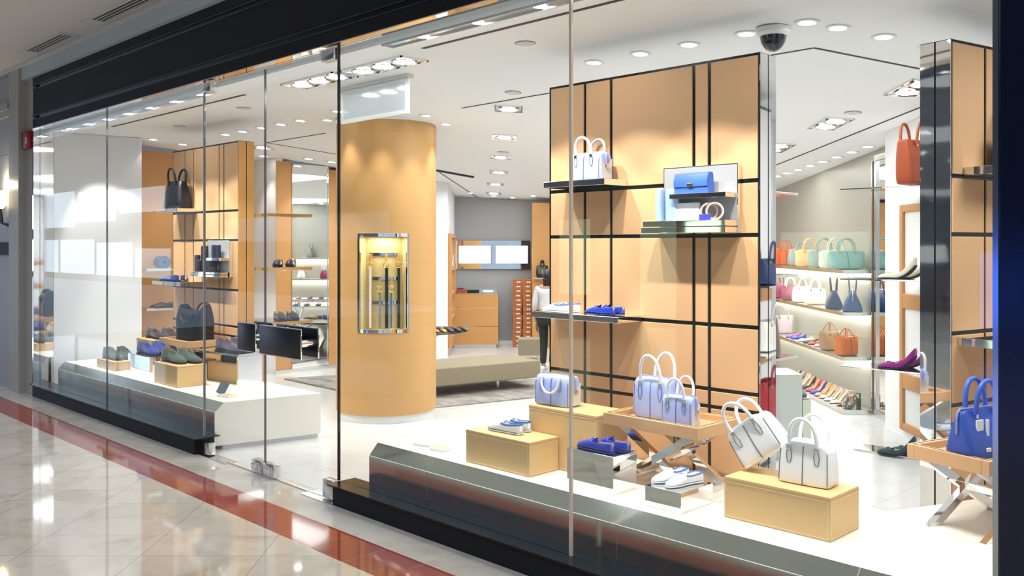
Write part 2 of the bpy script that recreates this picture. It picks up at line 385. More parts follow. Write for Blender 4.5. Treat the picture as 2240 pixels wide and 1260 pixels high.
clamp(d1, -6.56, -6.45, 0.012, 0.10); clamp(d2, -4.90, -4.775, 0.012, 0.125)
clamp(d1, -6.56, -6.43, 2.77, 2.845); clamp(d2, -4.92, -4.775, 2.77, 2.845)
bm = B(); box(bm, -6.66, -6.15, 3.15, 3.25, 0.0, 0.004); box(bm, -5.08, -4.72, 3.12, 3.26, 0.0, 0.004); box(bm, -6.2, -4.75, 3.185, 3.20, 0, 0.006); struct('trim_19', bm, M_steel)

# ------------------------------------------------------------------ shop shell
CF = 2.83; SL = 0.077
def cz(y): return CF if y < 4.2 else CF-SL*(y-4.2)
bm = B()
prof = [(3.30, CF), (4.2, CF), (16.5, cz(16.5)), (16.5, 3.2), (3.30, 3.2)]
loft(bm, [[(x, y, z) for y, z in prof] for x in (-13.5, 2.2)]); struct('ceiling', bm, M_ceil)
# white wall behind the left window (slightly splayed), leather recess, rear leather pier with a mirror
def wall(name, pts, z0, z1, m, th=0.10):
    """a wall along pts (plan), thickened to the right-hand side of its direction; z1 None = up to the ceiling"""
    bm = B()
    for (x0, y0), (x1, y1) in zip(pts, pts[1:]):
        dx, dy = x1-x0, y1-y0; l = math.hypot(dx, dy); nx, ny = -dy/l*th, dx/l*th
        q = [(x0, y0), (x1, y1), (x1+nx, y1+ny), (x0+nx, y0+ny)]
        a = [bm.verts.new((x, y, z0)) for x, y in q]; b = [bm.verts.new((x, y, (z1 if z1 else cz(y)-0.002))) for x, y in q]
        bm.faces.new(a[::-1]); bm.faces.new(b)
        for i in range(4): bm.faces.new((a[i], a[(i+1) % 4], b[(i+1) % 4], b[i]))
    return struct(name, bm, m)
wall('wall_shop_left', [(-10.405, 3.345), (-10.22, 4.22)], 0, None, M_white, 0.12)
wall('wall_recess', [(-10.345, 4.23), (-10.75, 4.23), (-10.75, 5.80)], 0, 2.75, M_seam2)
wall('wall_recess_back', [(-10.75, 5.832), (-10.058, 5.832)], 0, None, M_white)
wall('wall_pier', [(-10.051, 5.833), (-10.051, 6.052)], 0.04, 2.665, M_seam2, 0.35)
wall('wall_pier_side', [(-10.051, 6.597), (-10.051, 7.30)], 0.04, 2.60, M_seam2, 0.35)
wall('wall_rear_left', [(-10.051, 7.30), (-9.80, 8.44)], 0, None, M_white, 0.3)
bm = B(); box(bm, -10.049, -10.02, 5.80, 7.30, 0, 0.04); struct('baseboard_pier', bm, M_steel)
t = thing('wall_mirror', 'tall framed mirror set between two tan leather strips of the rear pier', 'mirror', (-10.05, 6.325, 0.04))
bm = B(); box(bm, -0.03, 0.0, -0.262, 0.262, 0.0, 2.59); obj('mirror_glass', bm, M_mirror, t)
bm = B(); box(bm, -0.03, 0.012, -0.272, -0.262, 0, 2.60); box(bm, -0.03, 0.012, 0.262, 0.272, 0, 2.60); box(bm, -0.03, 0.012, -0.272, 0.272, 2.59, 2.60); obj('frame', bm, M_chrome, t)
# rear rooms turned 45 degrees
def lw(*pts): return [L(s, d)[:2] for s, d in pts]
wall('wall_back_left', lw((-0.93, 12.95), (-0.93, 14.65)), 0, None, M_white)
wall('wall_back', lw((-1.0, 14.65), (3.6, 14.65)), 0, None, M_grey)
wall('wall_back_leather', lw((0.318, 14.10), (3.45, 14.10)), 0, 2.275, M_seam2, 0.30)
bm = B(); m4 = Matrix.Rotation(YAW, 4, 'Z'); box(bm, -0.93, 0.318, 14.62, 14.645, 0, 0.06, M=m4); struct('baseboard_back', bm, M_white)
M_shelfwall = mat('pale_shelf_wall', hexc('a29e93'), 0.35); M_shelfwall.node_tree.nodes['Principled BSDF'].inputs['Metallic'].default_value = 0.0
wall('wall_shelves', lw((3.44, 14.1), (3.44, 7.66)), 0, None, M_shelfwall)
wall('wall_pillar', lw((3.44, 7.66), (3.17, 7.64), (3.17, 6.30)), 0, None, M_white, 0.3)
wall('wall_rear_right', [(-2.25, 6.72), (1.3, 6.72)], 0, None, M_white)
wall('wall_shop_right', [(1.2, 6.72), (1.2, 3.45)], 0, None, M_white)
bm = B(); box(bm, 3.155, 3.17, 6.35, 7.64, 0, 0.07, M=m4); struct('baseboard_pillar', bm, M_white)
# dark grooves in the ceiling
def groove(n, pts, w_=0.022):
    bm = B()
    for (x0, y0), (x1, y1) in zip(pts, pts[1:]):
        a, b = Vector((x0, y0, cz(y0)-0.003)), Vector((x1, y1, cz(y1)-0.003)); dr = (b-a).normalized(); sd = dr.cross(Vector((0, 0, 1))).normalized()*w_/2
        v = [bm.verts.new(p+Vector((0, 0, q))) for q in (0, 0.002) for p in (a-sd, a+sd, b+sd, b-sd)]
        for f in ((0, 1, 2, 3), (7, 6, 5, 4), (0, 4, 5, 1), (1, 5, 6, 2), (2, 6, 7, 3), (3, 7, 4, 0)): bm.faces.new([v[i] for i in f])
    struct('trim_%d' % n, bm, M_dark)
groove(20, [(-9.48, 3.61), (-6.70, 3.61)], 0.028); groove(21, [(-4.36, 3.55), (-1.0, 3.55)], 0.028)
groove(22, [(-9.02, 6.20), (-9.08, 5.145), (-7.89, 5.145)]); groove(23, [(-5.68, 5.05), (-2.504, 5.0), (-2.10, 6.0)], 0.02)
groove(24, [(-4.95, 8.92), (-2.55, 6.80)], 0.02); groove(25, [(-8.9, 7.10), (-8.88, 7.44), (-10.8, 9.95), (-8.9, 11.4)], 0.018)
bm = B(); box(bm, -0.02, 0.02, -0.35, 0.35, -0.01, 0.01, M=Matrix.Translation((-8.885, 7.75, cz(7.75)-0.012)) @ Matrix.Rotation(-math.atan(SL), 4, 'X')); struct('trim_26', bm, M_black)

# ------------------------------------------------------------------ ceiling fixtures
TILT = -math.atan(SL)
def downlight(x, y, label, group, spot=None, r=0.045):
    z = cz(y); t = thing('downlight', label, 'ceiling light', (x, y, z), 0, group)
    if y > 4.2: t.rotation_euler = (TILT, 0, 0)
    bm = B(); lathe(bm, [(r, -0.002), (r*1.5, -0.002), (r*1.5, -0.008), (r*1.05, -0.008)], 20); obj('trim_ring', bm, M_white, t, True)
    bm = B(); lathe(bm, [(0.0005, -0.004), (r, -0.004)], 16); obj('lamp_disc', bm, M_glow, t)
    if spot:
        e, tgt, ang = spot
        lamp('spot_lamp', 'SPOT', (x, y, z-0.02), e, (1, 0.96, 0.90), tgt, spot_size=math.radians(ang), spot_blend=0.7, shadow_soft_size=0.03)
xs = [-9.01, -8.64, -8.24, -7.87, -7.51]
downlight(-10.19, 4.34, 'downlight at the corner of the white left wall and the leather recess', None, (16, (-10.15, 4.0, 0.8), 75)); downlight(-10.19, 4.69, 'downlight in front of the leather recess, second from the white wall', None, (14, (-10.5, 4.7, 0.8), 75))
for i, x in enumerate(xs): downlight(x, 4.62, '%s downlight from the left in the row behind the left window display' % ORD[i], 'downlights over the left display')
xs = [-3.80, -3.424, -3.064, -2.678, -2.312]
for i, x in enumerate(xs): downlight(x, 4.535, '%s downlight from the left in the row above the large right panel' % ORD[i], 'downlights over the right display')
for i, (x, y) in enumerate(((-2.223, 4.713), (-2.096, 5.006), (-1.959, 5.317))): downlight(x, y, '%s downlight of the three running back beside the dome camera' % ORD[i], 'downlights beside the dome camera')
ctr = (-6.885, 5.165)
for i, (x, y) in enumerate(((-7.235, 4.738), (-6.79, 4.548), (-6.385, 4.719), (-6.204, 5.09), (-6.354, 5.453))):
    dx, dy = ctr[0]-x, ctr[1]-y; l = math.hypot(dx, dy)
    downlight(x, y, '%s downlight from the left around the round leather column' % ORD[i], 'downlights around the column', (12, (x+dx*0.22, y+dy*0.22, 0.9), 58), 0.04)
for i, (s, d) in enumerate(((-0.645, 14.0), (-0.29, 14.25), (0.015, 14.35), (0.33, 13.95))):
    p = L(s, d); downlight(p[0], p[1], '%s downlight from the left in front of the rear grey wall' % ORD[i], 'downlights by the rear wall', None, 0.04)
for i, d in enumerate((9.22, 9.50, 9.85, 10.20, 10.55, 10.85, 11.12)[::-1]):
    pass
for i, (x, y) in enumerate(((-5.257, 9.583), (-5.032, 9.402), (-4.811, 9.234), (-4.564, 9.022), (-4.325, 8.827), (-4.077, 8.624), (-3.831, 8.413), (-3.581, 8.199))):
    downlight(x, y, '%s downlight from the left in the row above the bag shelves' % ORD[i], 'downlights over the bag shelves', None, 0.045)
for i, (x, y) in enumerate(((-10.081, 5.673), (-9.707, 6.084), (-9.651, 6.388))): downlight(x, y, '%s downlight from the left in front of the rear mirror pier' % ORD[i], 'downlights by the mirror pier', (14, (x-0.35, y, 0.8), 60), 0.05)

def square_light(x, y, n, rz, label, group):
    t = thing('recessed_spotlight', label, 'ceiling light', (x, y, cz(y)-0.001), rz, group)
    if y > 4.2: t.rotation_euler = (Matrix.Rotation(TILT, 3, 'X') @ Matrix.Rotation(rz, 3, 'Z')).to_euler()
    hw = 0.115*n; hh = 0.115; bm = B()
    box(bm, -hw, hw, -hh, -hh+0.012, -0.01, 0); box(bm, -hw, hw, hh-0.012, hh, -0.01, 0); box(bm, -hw, -hw+0.012, -hh, hh, -0.01, 0); box(bm, hw-0.012, hw, -hh, hh, -0.01, 0)
    obj('frame', bm, M_chrome, t)
    bm = B(); box(bm, -hw+0.012, hw-0.012, -hh+0.012, hh-0.012, -0.002, -0.0005); obj('housing', bm, M_steel, t)
    for k in range(n):
        cx = -hw+0.115+0.23*k
        bm = B(); lathe(bm, [(0.055, -0.004), (0.092, -0.010), (0.088, -0.016), (0.070, -0.012)], 22, (cx, 0)); h = obj('reflector', bm, M_chrome, t, True)
        bm = B(); lathe(bm, [(0.030, -0.009), (0.082, -0.013)], 20, (cx, 0)); obj('lamp_ring', bm, M_glow, h)
    return t
square_light(-4.963, 3.695, 3, 0, 'triple recessed spotlight in the ceiling right of the door, before the hanging sign', None)
square_light(-5.738, 3.682, 3, 0, 'triple recessed spotlight in the ceiling over the glass doors', None)
for i, (x, y) in enumerate(((-5.339, 5.268), (-6.339, 6.192), (-7.305, 7.079), (-8.23, 7.942), (-9.164, 8.78), (-10.023, 9.565))):
    square_light(x, y, 1 if i else 1, YAW, '%s square spotlight from the front in the row running to the rear wall' % ORD[i], 'square spotlights down the middle of the shop')
    lamp('spot_lamp', 'SPOT', (x, y, cz(y)-0.04), 18, (1, 0.98, 0.95), (x, y, 0), spot_size=math.radians(90), spot_blend=0.8, shadow_soft_size=0.06)
for i, (x, y) in enumerate(((-2.40, 6.23), (-3.40, 7.07), (-4.33, 7.89))): square_light(x, y, 2, YAW+PI/2, '%s double spotlight from the right in the ceiling before the bag shelves' % ORD[i], 'double spotlights before the bag shelves')
square_light(-9.43, 5.29, 1, YAW, 'square spotlight in the ceiling right behind the left leather panel', None)
for i, (x, y, l) in enumerate(((-3.808, 3.898, 'above the right window, nearest the header'), (-4.888, 4.869, 'left of the large right panel, beside the ceiling groove'), (-8.956, 4.089, 'above the left display panel'),
        (-7.367, 3.952, 'by the end of the left ceiling groove'), (-5.365, 3.681, 'just right of the door hinge line'), (-3.072, 6.771, 'beside the double spotlight before the bag shelves'), (-7.046, 6.862, 'in the row of square spotlights'))):
    t = thing('ceiling_speaker', 'flat round disc in the ceiling '+l, 'ceiling disc', (x, y, cz(y)-0.001)); 
    if y > 4.2: t.rotation_euler = (TILT, 0, 0)
    bm = B(); lathe(bm, [(0.0005, -0.006), (0.055, -0.006), (0.06, 0)], 20); obj('cover', bm, mat('disc_grey', (0.62, 0.64, 0.68), 0.6), t, True)
    bm = B(); lathe(bm, [(0.06, -0.002), (0.064, -0.002), (0.064, -0.0005)], 20); obj('rim', bm, M_dark, t)
# dome camera
t = thing('dome_camera', 'white security camera with dark glass dome on the ceiling', 'camera', (-2.511, 4.533, cz(4.533)))
bm = B(); lathe(bm, [(0.0005, 0.0), (0.095, 0), (0.093, -0.028), (0.075, -0.045), (0.0005, -0.045)], 28); obj('base_ring', bm, M_white, t, True)
bm = B(); lathe(bm, [(0.072, -0.045)]+[(0.070*math.cos(a*PI/16), -0.045-0.085*math.sin(a*PI/16)) for a in range(1, 8)]+[(0.0005, -0.131)], 28); obj('dome', bm, mat('smoked_dome', (0.02, 0.022, 0.03), 0.05, coat=0.5), t, True)
# hanging sign
t = thing('hanging_sign', 'clear edged rectangular sign panel hanging from the ceiling before the column', 'sign', (-5.50, 4.01, 2.815))
bm = B(); box(bm, -0.44, 0.44, -0.03, 0.03, -0.01, 0.015); obj('ceiling_rail', bm, M_steel, t)
bm = B(); box(bm, -0.385, 0.385, -0.008, 0.008, -0.235, -0.03); obj('panel', bm, mat('frosted_sign', (0.62, 0.67, 0.72), 0.12, coat=0.5), t)
bm = B(); box(bm, -0.42, 0.42, -0.010, 0.010, -0.265, -0.235); box(bm, -0.42, 0.42, -0.010, 0.010, -0.03, -0.01); box(bm, -0.42, -0.385, -0.010, 0.010, -0.235, -0.03); box(bm, 0.385, 0.42, -0.010, 0.010, -0.235, -0.03); obj('clear_border', bm, mat('clear_acrylic', (0.86, 0.88, 0.90), 0.1), t)

# window lighting slot just behind the header: one spot every 0.55 m
def slot(x0, x1, xs, n, label):
    t = thing('light_slot', label, 'light fitting', ((x0+x1)/2, 3.345, 2.829)); hw = (x1-x0)/2
    bm = B(); box(bm, -hw, hw, -0.045, -0.038, -0.012, 0); box(bm, -hw, hw, 0.038, 0.045, -0.012, 0); box(bm, -hw, -hw+0.01, -0.038, 0.038, -0.012, 0); box(bm, hw-0.01, hw, -0.038, 0.038, -0.012, 0); obj('frame', bm, M_steel, t)
    bm = B(); box(bm, -hw+0.01, hw-0.01, -0.038, 0.038, -0.003, -0.001); obj('channel', bm, M_smoke, t)
    for x in xs:
        bm = B(); lathe(bm, [(0.0005, -0.006), (0.036, -0.006), (0.036, -0.003)], 16, (x-(x0+x1)/2, 0)); obj('lamp', bm, M_glow, t)
        lamp('spot_lamp', 'SPOT', (x, 3.36, 2.79), 36, (1.0, 0.975, 0.94), (x, 4.12, 1.15), spot_size=math.radians(68), spot_blend=0.35, shadow_soft_size=0.022)
slot(-10.1, -6.75, [-9.95+0.5*i for i in range(7)], 1, 'long recessed light slot behind the header over the left window')
slot(-4.45, -1.05, [-4.1+0.47*i for i in range(7)], 2, 'long recessed light slot behind the header over the right window')

# far side of the concourse (seen in the glass): daylight windows and lit posters
bm = B(); box(bm, -60, 3.2, -9.3, -9.0, 0, 7); struct('wall_far', bm, mat('far_wall', (0.04, 0.04, 0.045), 0.6))
M_day = mat('daylight_glass', (0, 0, 0), 0.5, emit=(0.70, 0.84, 1.0), es=1.3)
M_day2 = mat('dim_daylight_glass', (0, 0, 0), 0.5, emit=(0.5, 0.70, 1.0), es=0.45)
n = 5
for (x0, x1, z0, z1) in ((-52, -47.2, 0.3, 1.9), (-46.8, -42.5, 0.3, 1.9), (-42.1, -38.2, 0.3, 1.75), (-37.8, -34.5, 0.3, 1.5), (-51, -45.0, 2.5, 4.2), (-44.4, -40.0, 2.7, 4.1), (-39.5, -35, 3.0, 4.0), (-30, -25.5, 1.75, 2.55), (-25.2, -20.4, 1.75, 2.55)):
    bm = B(); box(bm, x0, x1, -8.99, -8.95, z0, z1); struct('window_%d' % n, bm, M_day2 if x0 > -31 else M_day); n += 1

M_post = mat('backlit_panel', (0, 0, 0), 0.5, emit=(0.74, 1.0, 0.68), es=0.95); M_bglow = mat('blue_glow_panel', (0, 0, 0), 0.5, emit=(0.05, 0.16, 1.0), es=1.3)  # the blue panel is added to give the black pier its blue reflection
for x0, x1, z0, z1, m, lb in ((-13.9, -13.0, .5, 2.2, M_post, 'narrow pale green backlit poster across the concourse, farthest along'), (-11.6, -10.7, .1, 2.15, M_post, 'pale green backlit poster across the concourse, middle one'),
        (-8.35, -6.7, .0, 1.85, M_post, 'wide pale green backlit poster across the concourse, nearest one'), (-4.9, -4.0, .3, 1.5, M_bglow, 'added blue glowing panel across the concourse, mirrored in the black pier')):
    t = thing('backlit_panel', lb, 'sign', ((x0+x1)/2, -8.985, z0)); hw = (x1-x0)/2
    obj('light_panel', box(B(), -hw, hw, 0, .03, 0.01, z1-z0), m, t); obj('case', box(B(), -hw-.03, hw+.03, -.012, .0, 0.0, z1-z0+.03), M_black, t)
# ------------------------------------------------------------------ builders for the goods
def smooth01(a): a = max(0.0, min(1.0, a)); return a*a*(3-2*a)
SW = [(0, .050), (.025, .090), (.10, .118), (.25, .118), (.38, .108), (.48, .120), (.54, .128), (.62, .142), (.72, .150), (.82, .144), (.90, .120), (.96, .080), (.985, .045)]
KINDS = {   # x fraction -> upper height; throat position; heel lift; collar
    'loafer': dict(h=[(0, .19), (.10, .185), (.25, .165), (.38, .150), (.48, .165), (.54, .20), (.62, .185), (.72, .150), (.82, .118), (.90, .090), (.96, .070), (.985, .05)], throat=.50, lift=0),
    'boot': dict(h=[(0, .30), (.10, .315), (.25, .315), (.34, .305), (.40, .295), (.46, .265), (.56, .215), (.70, .165), (.82, .130), (.90, .105), (.96, .080), (.985, .055)], throat=.37, lift=0),
    'flat': dict(h=[(0, .20), (.10, .19), (.25, .145), (.38, .105), (.48, .095), (.60, .10), (.70, .125), (.76, .13), (.84, .11), (.90, .090), (.96, .065), (.985, .045)], throat=.70, lift=0),
    'curl': dict(h=[(0, .20), (.10, .22), (.25, .20), (.38, .15), (.48, .12), (.60, .11), (.70, .13), (.76, .13), (.84, .11), (.90, .090), (.96, .065), (.985, .045)], throat=.68, lift=.30),
    'pump': dict(h=[(0, .24), (.10, .23), (.25, .16), (.38, .11), (.48, .10), (.60, .105), (.70, .125), (.78, .13), (.84, .11), (.90, .085), (.96, .060), (.985, .04)], throat=.74, lift=.32),
    'sandal': dict(h=[(0, .05), (.25, .03), (.5, .03), (.985, .02)], throat=.99, lift=.42),
}
def interp(tab, x):
    for (a, va), (b, vb) in zip(tab, tab[1:]):
        if x <= b: return va+(vb-va)*(x-a)/(b-a) if x > a else va
    return tab[-1][1]
def shoe(kind, label, loc, rotz, Ln, up, sole=None, lining=None, trim=None, group=None, detail=True, cat='shoe', name=None, mirror=1, scale_w=1.0):
    K = KINDS[kind]; lift = K['lift']*Ln; st = 0.018*Ln
    def z0(x):
        if kind in ('pump', 'sandal'): return lift*(1-smooth01((x-.10)/.52)) if x > .10 else lift*(1.0-0.0*x)
        if kind == 'curl': return lift*(max(0, (.55-x)/.55))**1.35
        return 0.0
    def xs(x):          # the elastic flats curl up, so their length along the floor shrinks
        return x+0.16*(max(0, (.5-x)/.5))**2 if kind == 'curl' else x
    T = thing(name or {'loafer': 'loafer', 'boot': 'ankle_boot', 'flat': 'flat_shoe', 'curl': 'ballerina', 'pump': 'pump', 'sandal': 'sandal'}[kind], label, cat, loc, rotz, group)
    sole = sole or M_rub; lining = lining or M_lin
    stn = [x for x, _ in SW]; rings = []; lin = []
    thr = K['throat']
    ex = sorted(set(stn+[thr-.002, thr+.012]))
    bend = lambda x: mirror*0.02*Ln*math.sin(x*PI)
    for x in ex:
        wv = interp(SW, x)*Ln*scale_w; h = interp(K['h'], x)*Ln; zb = z0(x)+st; X = (xs(x)-.5)*Ln; c = bend(x)
        nar = 1.0
        if kind == 'boot': nar = .74 if x < .38 else .74+.26*smooth01((x-.38)/.18)
        if x < thr:
            P_ = [(-.82, 0), (-1.0, .26), (-.95*nar-.0, .72), (-.84*nar, 1.0), (-.76*nar, .985), (-.70, .10)]
        else:
            P_ = [(-.84, 0), (-1.0, .28), (-.93, .60), (-.74, .84), (-.46, .96), (-.15, 1.0)]
        ring = [(X, c+p*wv, zb+q*h) for p, q in P_]+[(X, c-p*wv, zb+q*h) for p, q in reversed(P_)]
        rings.append(ring)
        if x < thr: lin.append([(X, c+p*wv, zb+q*h) for p, q in ((-.74*nar, .93), (-.66, .14), (0, .12), (.66, .14), (.74*nar, .93))])
    if kind != 'sandal':
        obj('upper', loft(B(), rings), up, T, True, 1 if detail else 0)
        bm = B(); loft(bm, lin, closed=False); obj('lining', bm, lining, T, True, 1 if detail else 0)
    bm = B(); rr = []
    for x in stn:
        wv = interp(SW, x)*Ln*1.0*scale_w; X = (xs(x)-.5)*Ln; c = bend(x); zb = z0(x)
        if x == stn[0]: X -= .006*Ln
        if x == stn[-1]: X += .006*Ln
        rr.append([(X, c-wv*.98, zb+st*1.15), (X, c-wv*.95, zb), (X, c+wv*.95, zb), (X, c+wv*.98, zb+st*1.15)])
    loft(bm, rr)
    if kind == 'loafer' and detail:      # rubber pebbles under and up the heel
        for i in range(9):
            for j in range(4):
                x = .05+.105*i; wv = interp(SW, x)*Ln*.72; ball(bm, ((x-.5)*Ln, bend(x)-wv+2*wv*j/3, 0.003), .011*Ln+.0012, 6, 4)
        for i in range(3):
            for j in range(5):
                a = (j-2)*.55; ball(bm, ((-.485+.03*(1-math.cos(a)))*Ln, .080*math.sin(a)*Ln/.9, (.03+.042*i)*Ln), .0135*Ln, 6, 4)
    obj('sole', bm, sole, T, True)
    if kind == 'loafer' and detail:
        x = .52; wv = interp(SW, x)*Ln; h = interp(K['h'], x)*Ln
        bm = B(); loft(bm, [[((.50-.5+dx)*Ln, p*wv*.62*sc, st+h*(.93-.10*abs(p)**2)+dz*Ln) for p in (-1, -.6, -.2, .2, .6, 1)] for dx, dz, sc in ((.10, -.012, .9), (.02, .010, .9), (-.030, .038, .80), (-.045, .058, .50), (-.041, .059, .50), (-.023, .038, .82), (.03, .002, .9), (.10, -.022, .9))], closed=False)
        obj('tongue', bm, up, T, True, 1)
        if trim:
            pts = []
            for x in (.50, .40, .30, .18, .08, .015): wv = interp(SW, x)*Ln; pts.append(((x-.5)*Ln, bend(x)-wv*.86, st+interp(K['h'], x)*Ln*.97))
            pts += [(a, 2*bend(a/Ln+.5)-b, c) for a, b, c in reversed(pts)]
            bm = B(); tube(bm, pts, .020*Ln, 6, flat=.45); obj('collar', bm, trim, T, True)
        else:
            bm = B(); tube(bm, [((.60-.5)*Ln, -.135*Ln, st+.06*Ln), ((.60-.5)*Ln, -.105*Ln, st+.155*Ln), ((.59-.5)*Ln, 0, st+.197*Ln), ((.60-.5)*Ln, .105*Ln, st+.155*Ln), ((.60-.5)*Ln, .135*Ln, st+.06*Ln)], .018*Ln, 6); obj('penny_strap', bm, up, T, True)
    if kind == 'boot' and detail:
        bm = B()
        for k in range(3):
            x = .47+.055*k; h = interp(K['h'], x)*Ln; tube(bm, [((x-.5)*Ln, -.06*Ln, st+h*.93), ((x-.485)*Ln, 0, st+h*1.02), ((x-.5)*Ln, .06*Ln, st+h*.93)], .007*Ln, 5)
        obj('laces', bm, up, T, True)
    if kind == 'pump':
        bm = B(); hh = lift
        loft(bm, [[((-.5+.02+a+b)*Ln, c_*k*Ln, z) for b, c_ in ((0, -.5), (.5*k/1.0, -.6), (k*1.0, 0), (.5*k, .6), (0, .5))] for a, k, z in ((.0, .17, hh+.004), (.015, .12, hh*.7), (.03, .085, hh*.3), (.035, .075, 0.0))])
        obj('heel', bm, up, T, True)
    if kind == 'sandal':
        bm = B(); box(bm, -.48*Ln, -.32*Ln, -.10*Ln, .10*Ln, 0, lift+.01, .006); obj('block_heel', bm, up, T, True)
        bm = B()
        for x, hh, r_ in ((.74, .15, .030), (.62, .14, .020), (.30, .30, .022)):
            wv = interp(SW, x)*Ln; tube(bm, [((x-.5)*Ln, wv*math.cos(a*PI/8), z0(x)+.02*Ln+hh*Ln*math.sin(a*PI/8)) for a in range(9)], r_*Ln, 6, flat=1.4)
        tube(bm, [((.08+.10*math.cos(a*PI/6)-.36-.05)*Ln, .10*Ln*math.sin(a*PI/6), lift+.26*Ln) for a in range(12)], .020*Ln, 6, True)
        tube(bm, [(-.47*Ln, 0, lift), (-.50*Ln, 0, lift+.27*Ln)], .04*Ln, 6)
        obj('straps', bm, up, T, True)
        if trim: bm = B(); box(bm, .10*Ln, .24*Ln, -.09*Ln, .09*Ln, .13*Ln, .17*Ln, .01); obj('strap_buckle', bm, trim, T, True)
    if kind in ('flat', 'curl', 'pump') and trim:
        bm = B(); box(bm, .23*Ln, .29*Ln, -.07*Ln, .07*Ln, .135*Ln, .155*Ln, .006); obj('bow', bm, trim, T, True)
    return T
def pair(kind, what, loc, rotz, Ln, up, gap, where=('nearer the glass', 'farther from the glass'), slip=0.0, group=None, **kw):
    """two shoes side by side; the shift to the second one is to the left of the toe direction"""
    c, s = math.cos(rotz), math.sin(rotz)
    shoe(kind, what+', '+where[0], loc, rotz, Ln, up, group=group, mirror=1, **kw)
    shoe(kind, what+', '+where[1], (loc[0]-s*gap+c*slip, loc[1]+c*gap+s*slip, loc[2]), rotz, Ln, up, group=group, mirror=-1, **kw)

PROF = {
    'boston': ([(0, .975, .93), (.03, 1, 1), (.55, 1, 1), (.84, .99, .93), (.95, .96, .72), (1.0, .92, .30)], 9, False),
    'open': ([(0, .97, .92), (.04, 1, 1), (.5, .985, .90), (.85, .95, .78), (1.0, .94, .74)], 8, True),
    'trapeze': ([(0, .90, .93), (.05, .97, 1), (.30, 1, .86), (.65, .99, .52), (.92, .95, .20), (1.0, .93, .10)], 6, False),
    'soft': ([(0, .84, .88), (.10, .96, 1), (.42, 1.0, .88), (.76, .93, .50), (.93, .90, .22), (1.0, .88, .10)], 3.2, False),
    'wing': ([(0, .84, .88), (.10, .95, 1), (.36, .97, .94), (.66, .95, .60), (.86, 1.03, .26), (1.0, .88, .08)], 3.6, False),
    'bucket': ([(0, .84, .90), (.05, .88, .95), (.5, .94, .98), (.9, .99, .72), (1.0, 1.0, .55)], 5, True),
    'tote': ([(0, 1.0, 1.0), (.04, 1.02, 1.04), (.45, .95, .92), (.85, .84, .62), (1.0, .82, .46)], 4.5, True),
    'slouch': ([(0, 1.06, 1.0), (.06, .98, .98), (.25, .93, .93), (.60, 1.03, 1.0), (.84, .97, .80), (1.0, .93, .58)], 6, True),
}
def bag_body(style, w_, d_, h_, n=32, dip=0.0, wob=0.0):
    prof, e, open_ = PROF[style]; bm = B(); rings = []
    def ring(z, pw, pd, inset=0.0, k=1.0):
        r = []
        for i in range(n):
            a = 2*PI*(i+.5)/n; c, s = math.cos(a), math.sin(a)
            x = math.copysign(abs(c)**(2/e), c)*(w_*pw/2-inset); y = math.copysign(abs(s)**(2/e), s)*(d_*pd/2-inset)
            zz = z-k*dip*h_*(abs(x)/(w_*pw/2))**6+k*wob*h_*math.sin(3*a+.7)
            r.append((x, y, zz))
        return r
    for z, pw, pd in prof: rings.append(ring(z*h_, pw, pd, 0, smooth01((z-.6)/.4)))
    if open_:
        z, pw, pd = prof[-1]; rings.append(ring(z*h_, pw, pd, .006, 1))
        z, pw, pd = prof[-2]; rings.append(ring(z*h_*.97, pw, pd, .010, .6))
        z, pw, pd = prof[2]; rings.append(ring(z*h_, pw, pd, .012, 0))
    return loft(bm, rings)
def yface(style, z, d_):
    return interp([(a, c) for a, b, c in PROF[style][0]], z)*d_/2
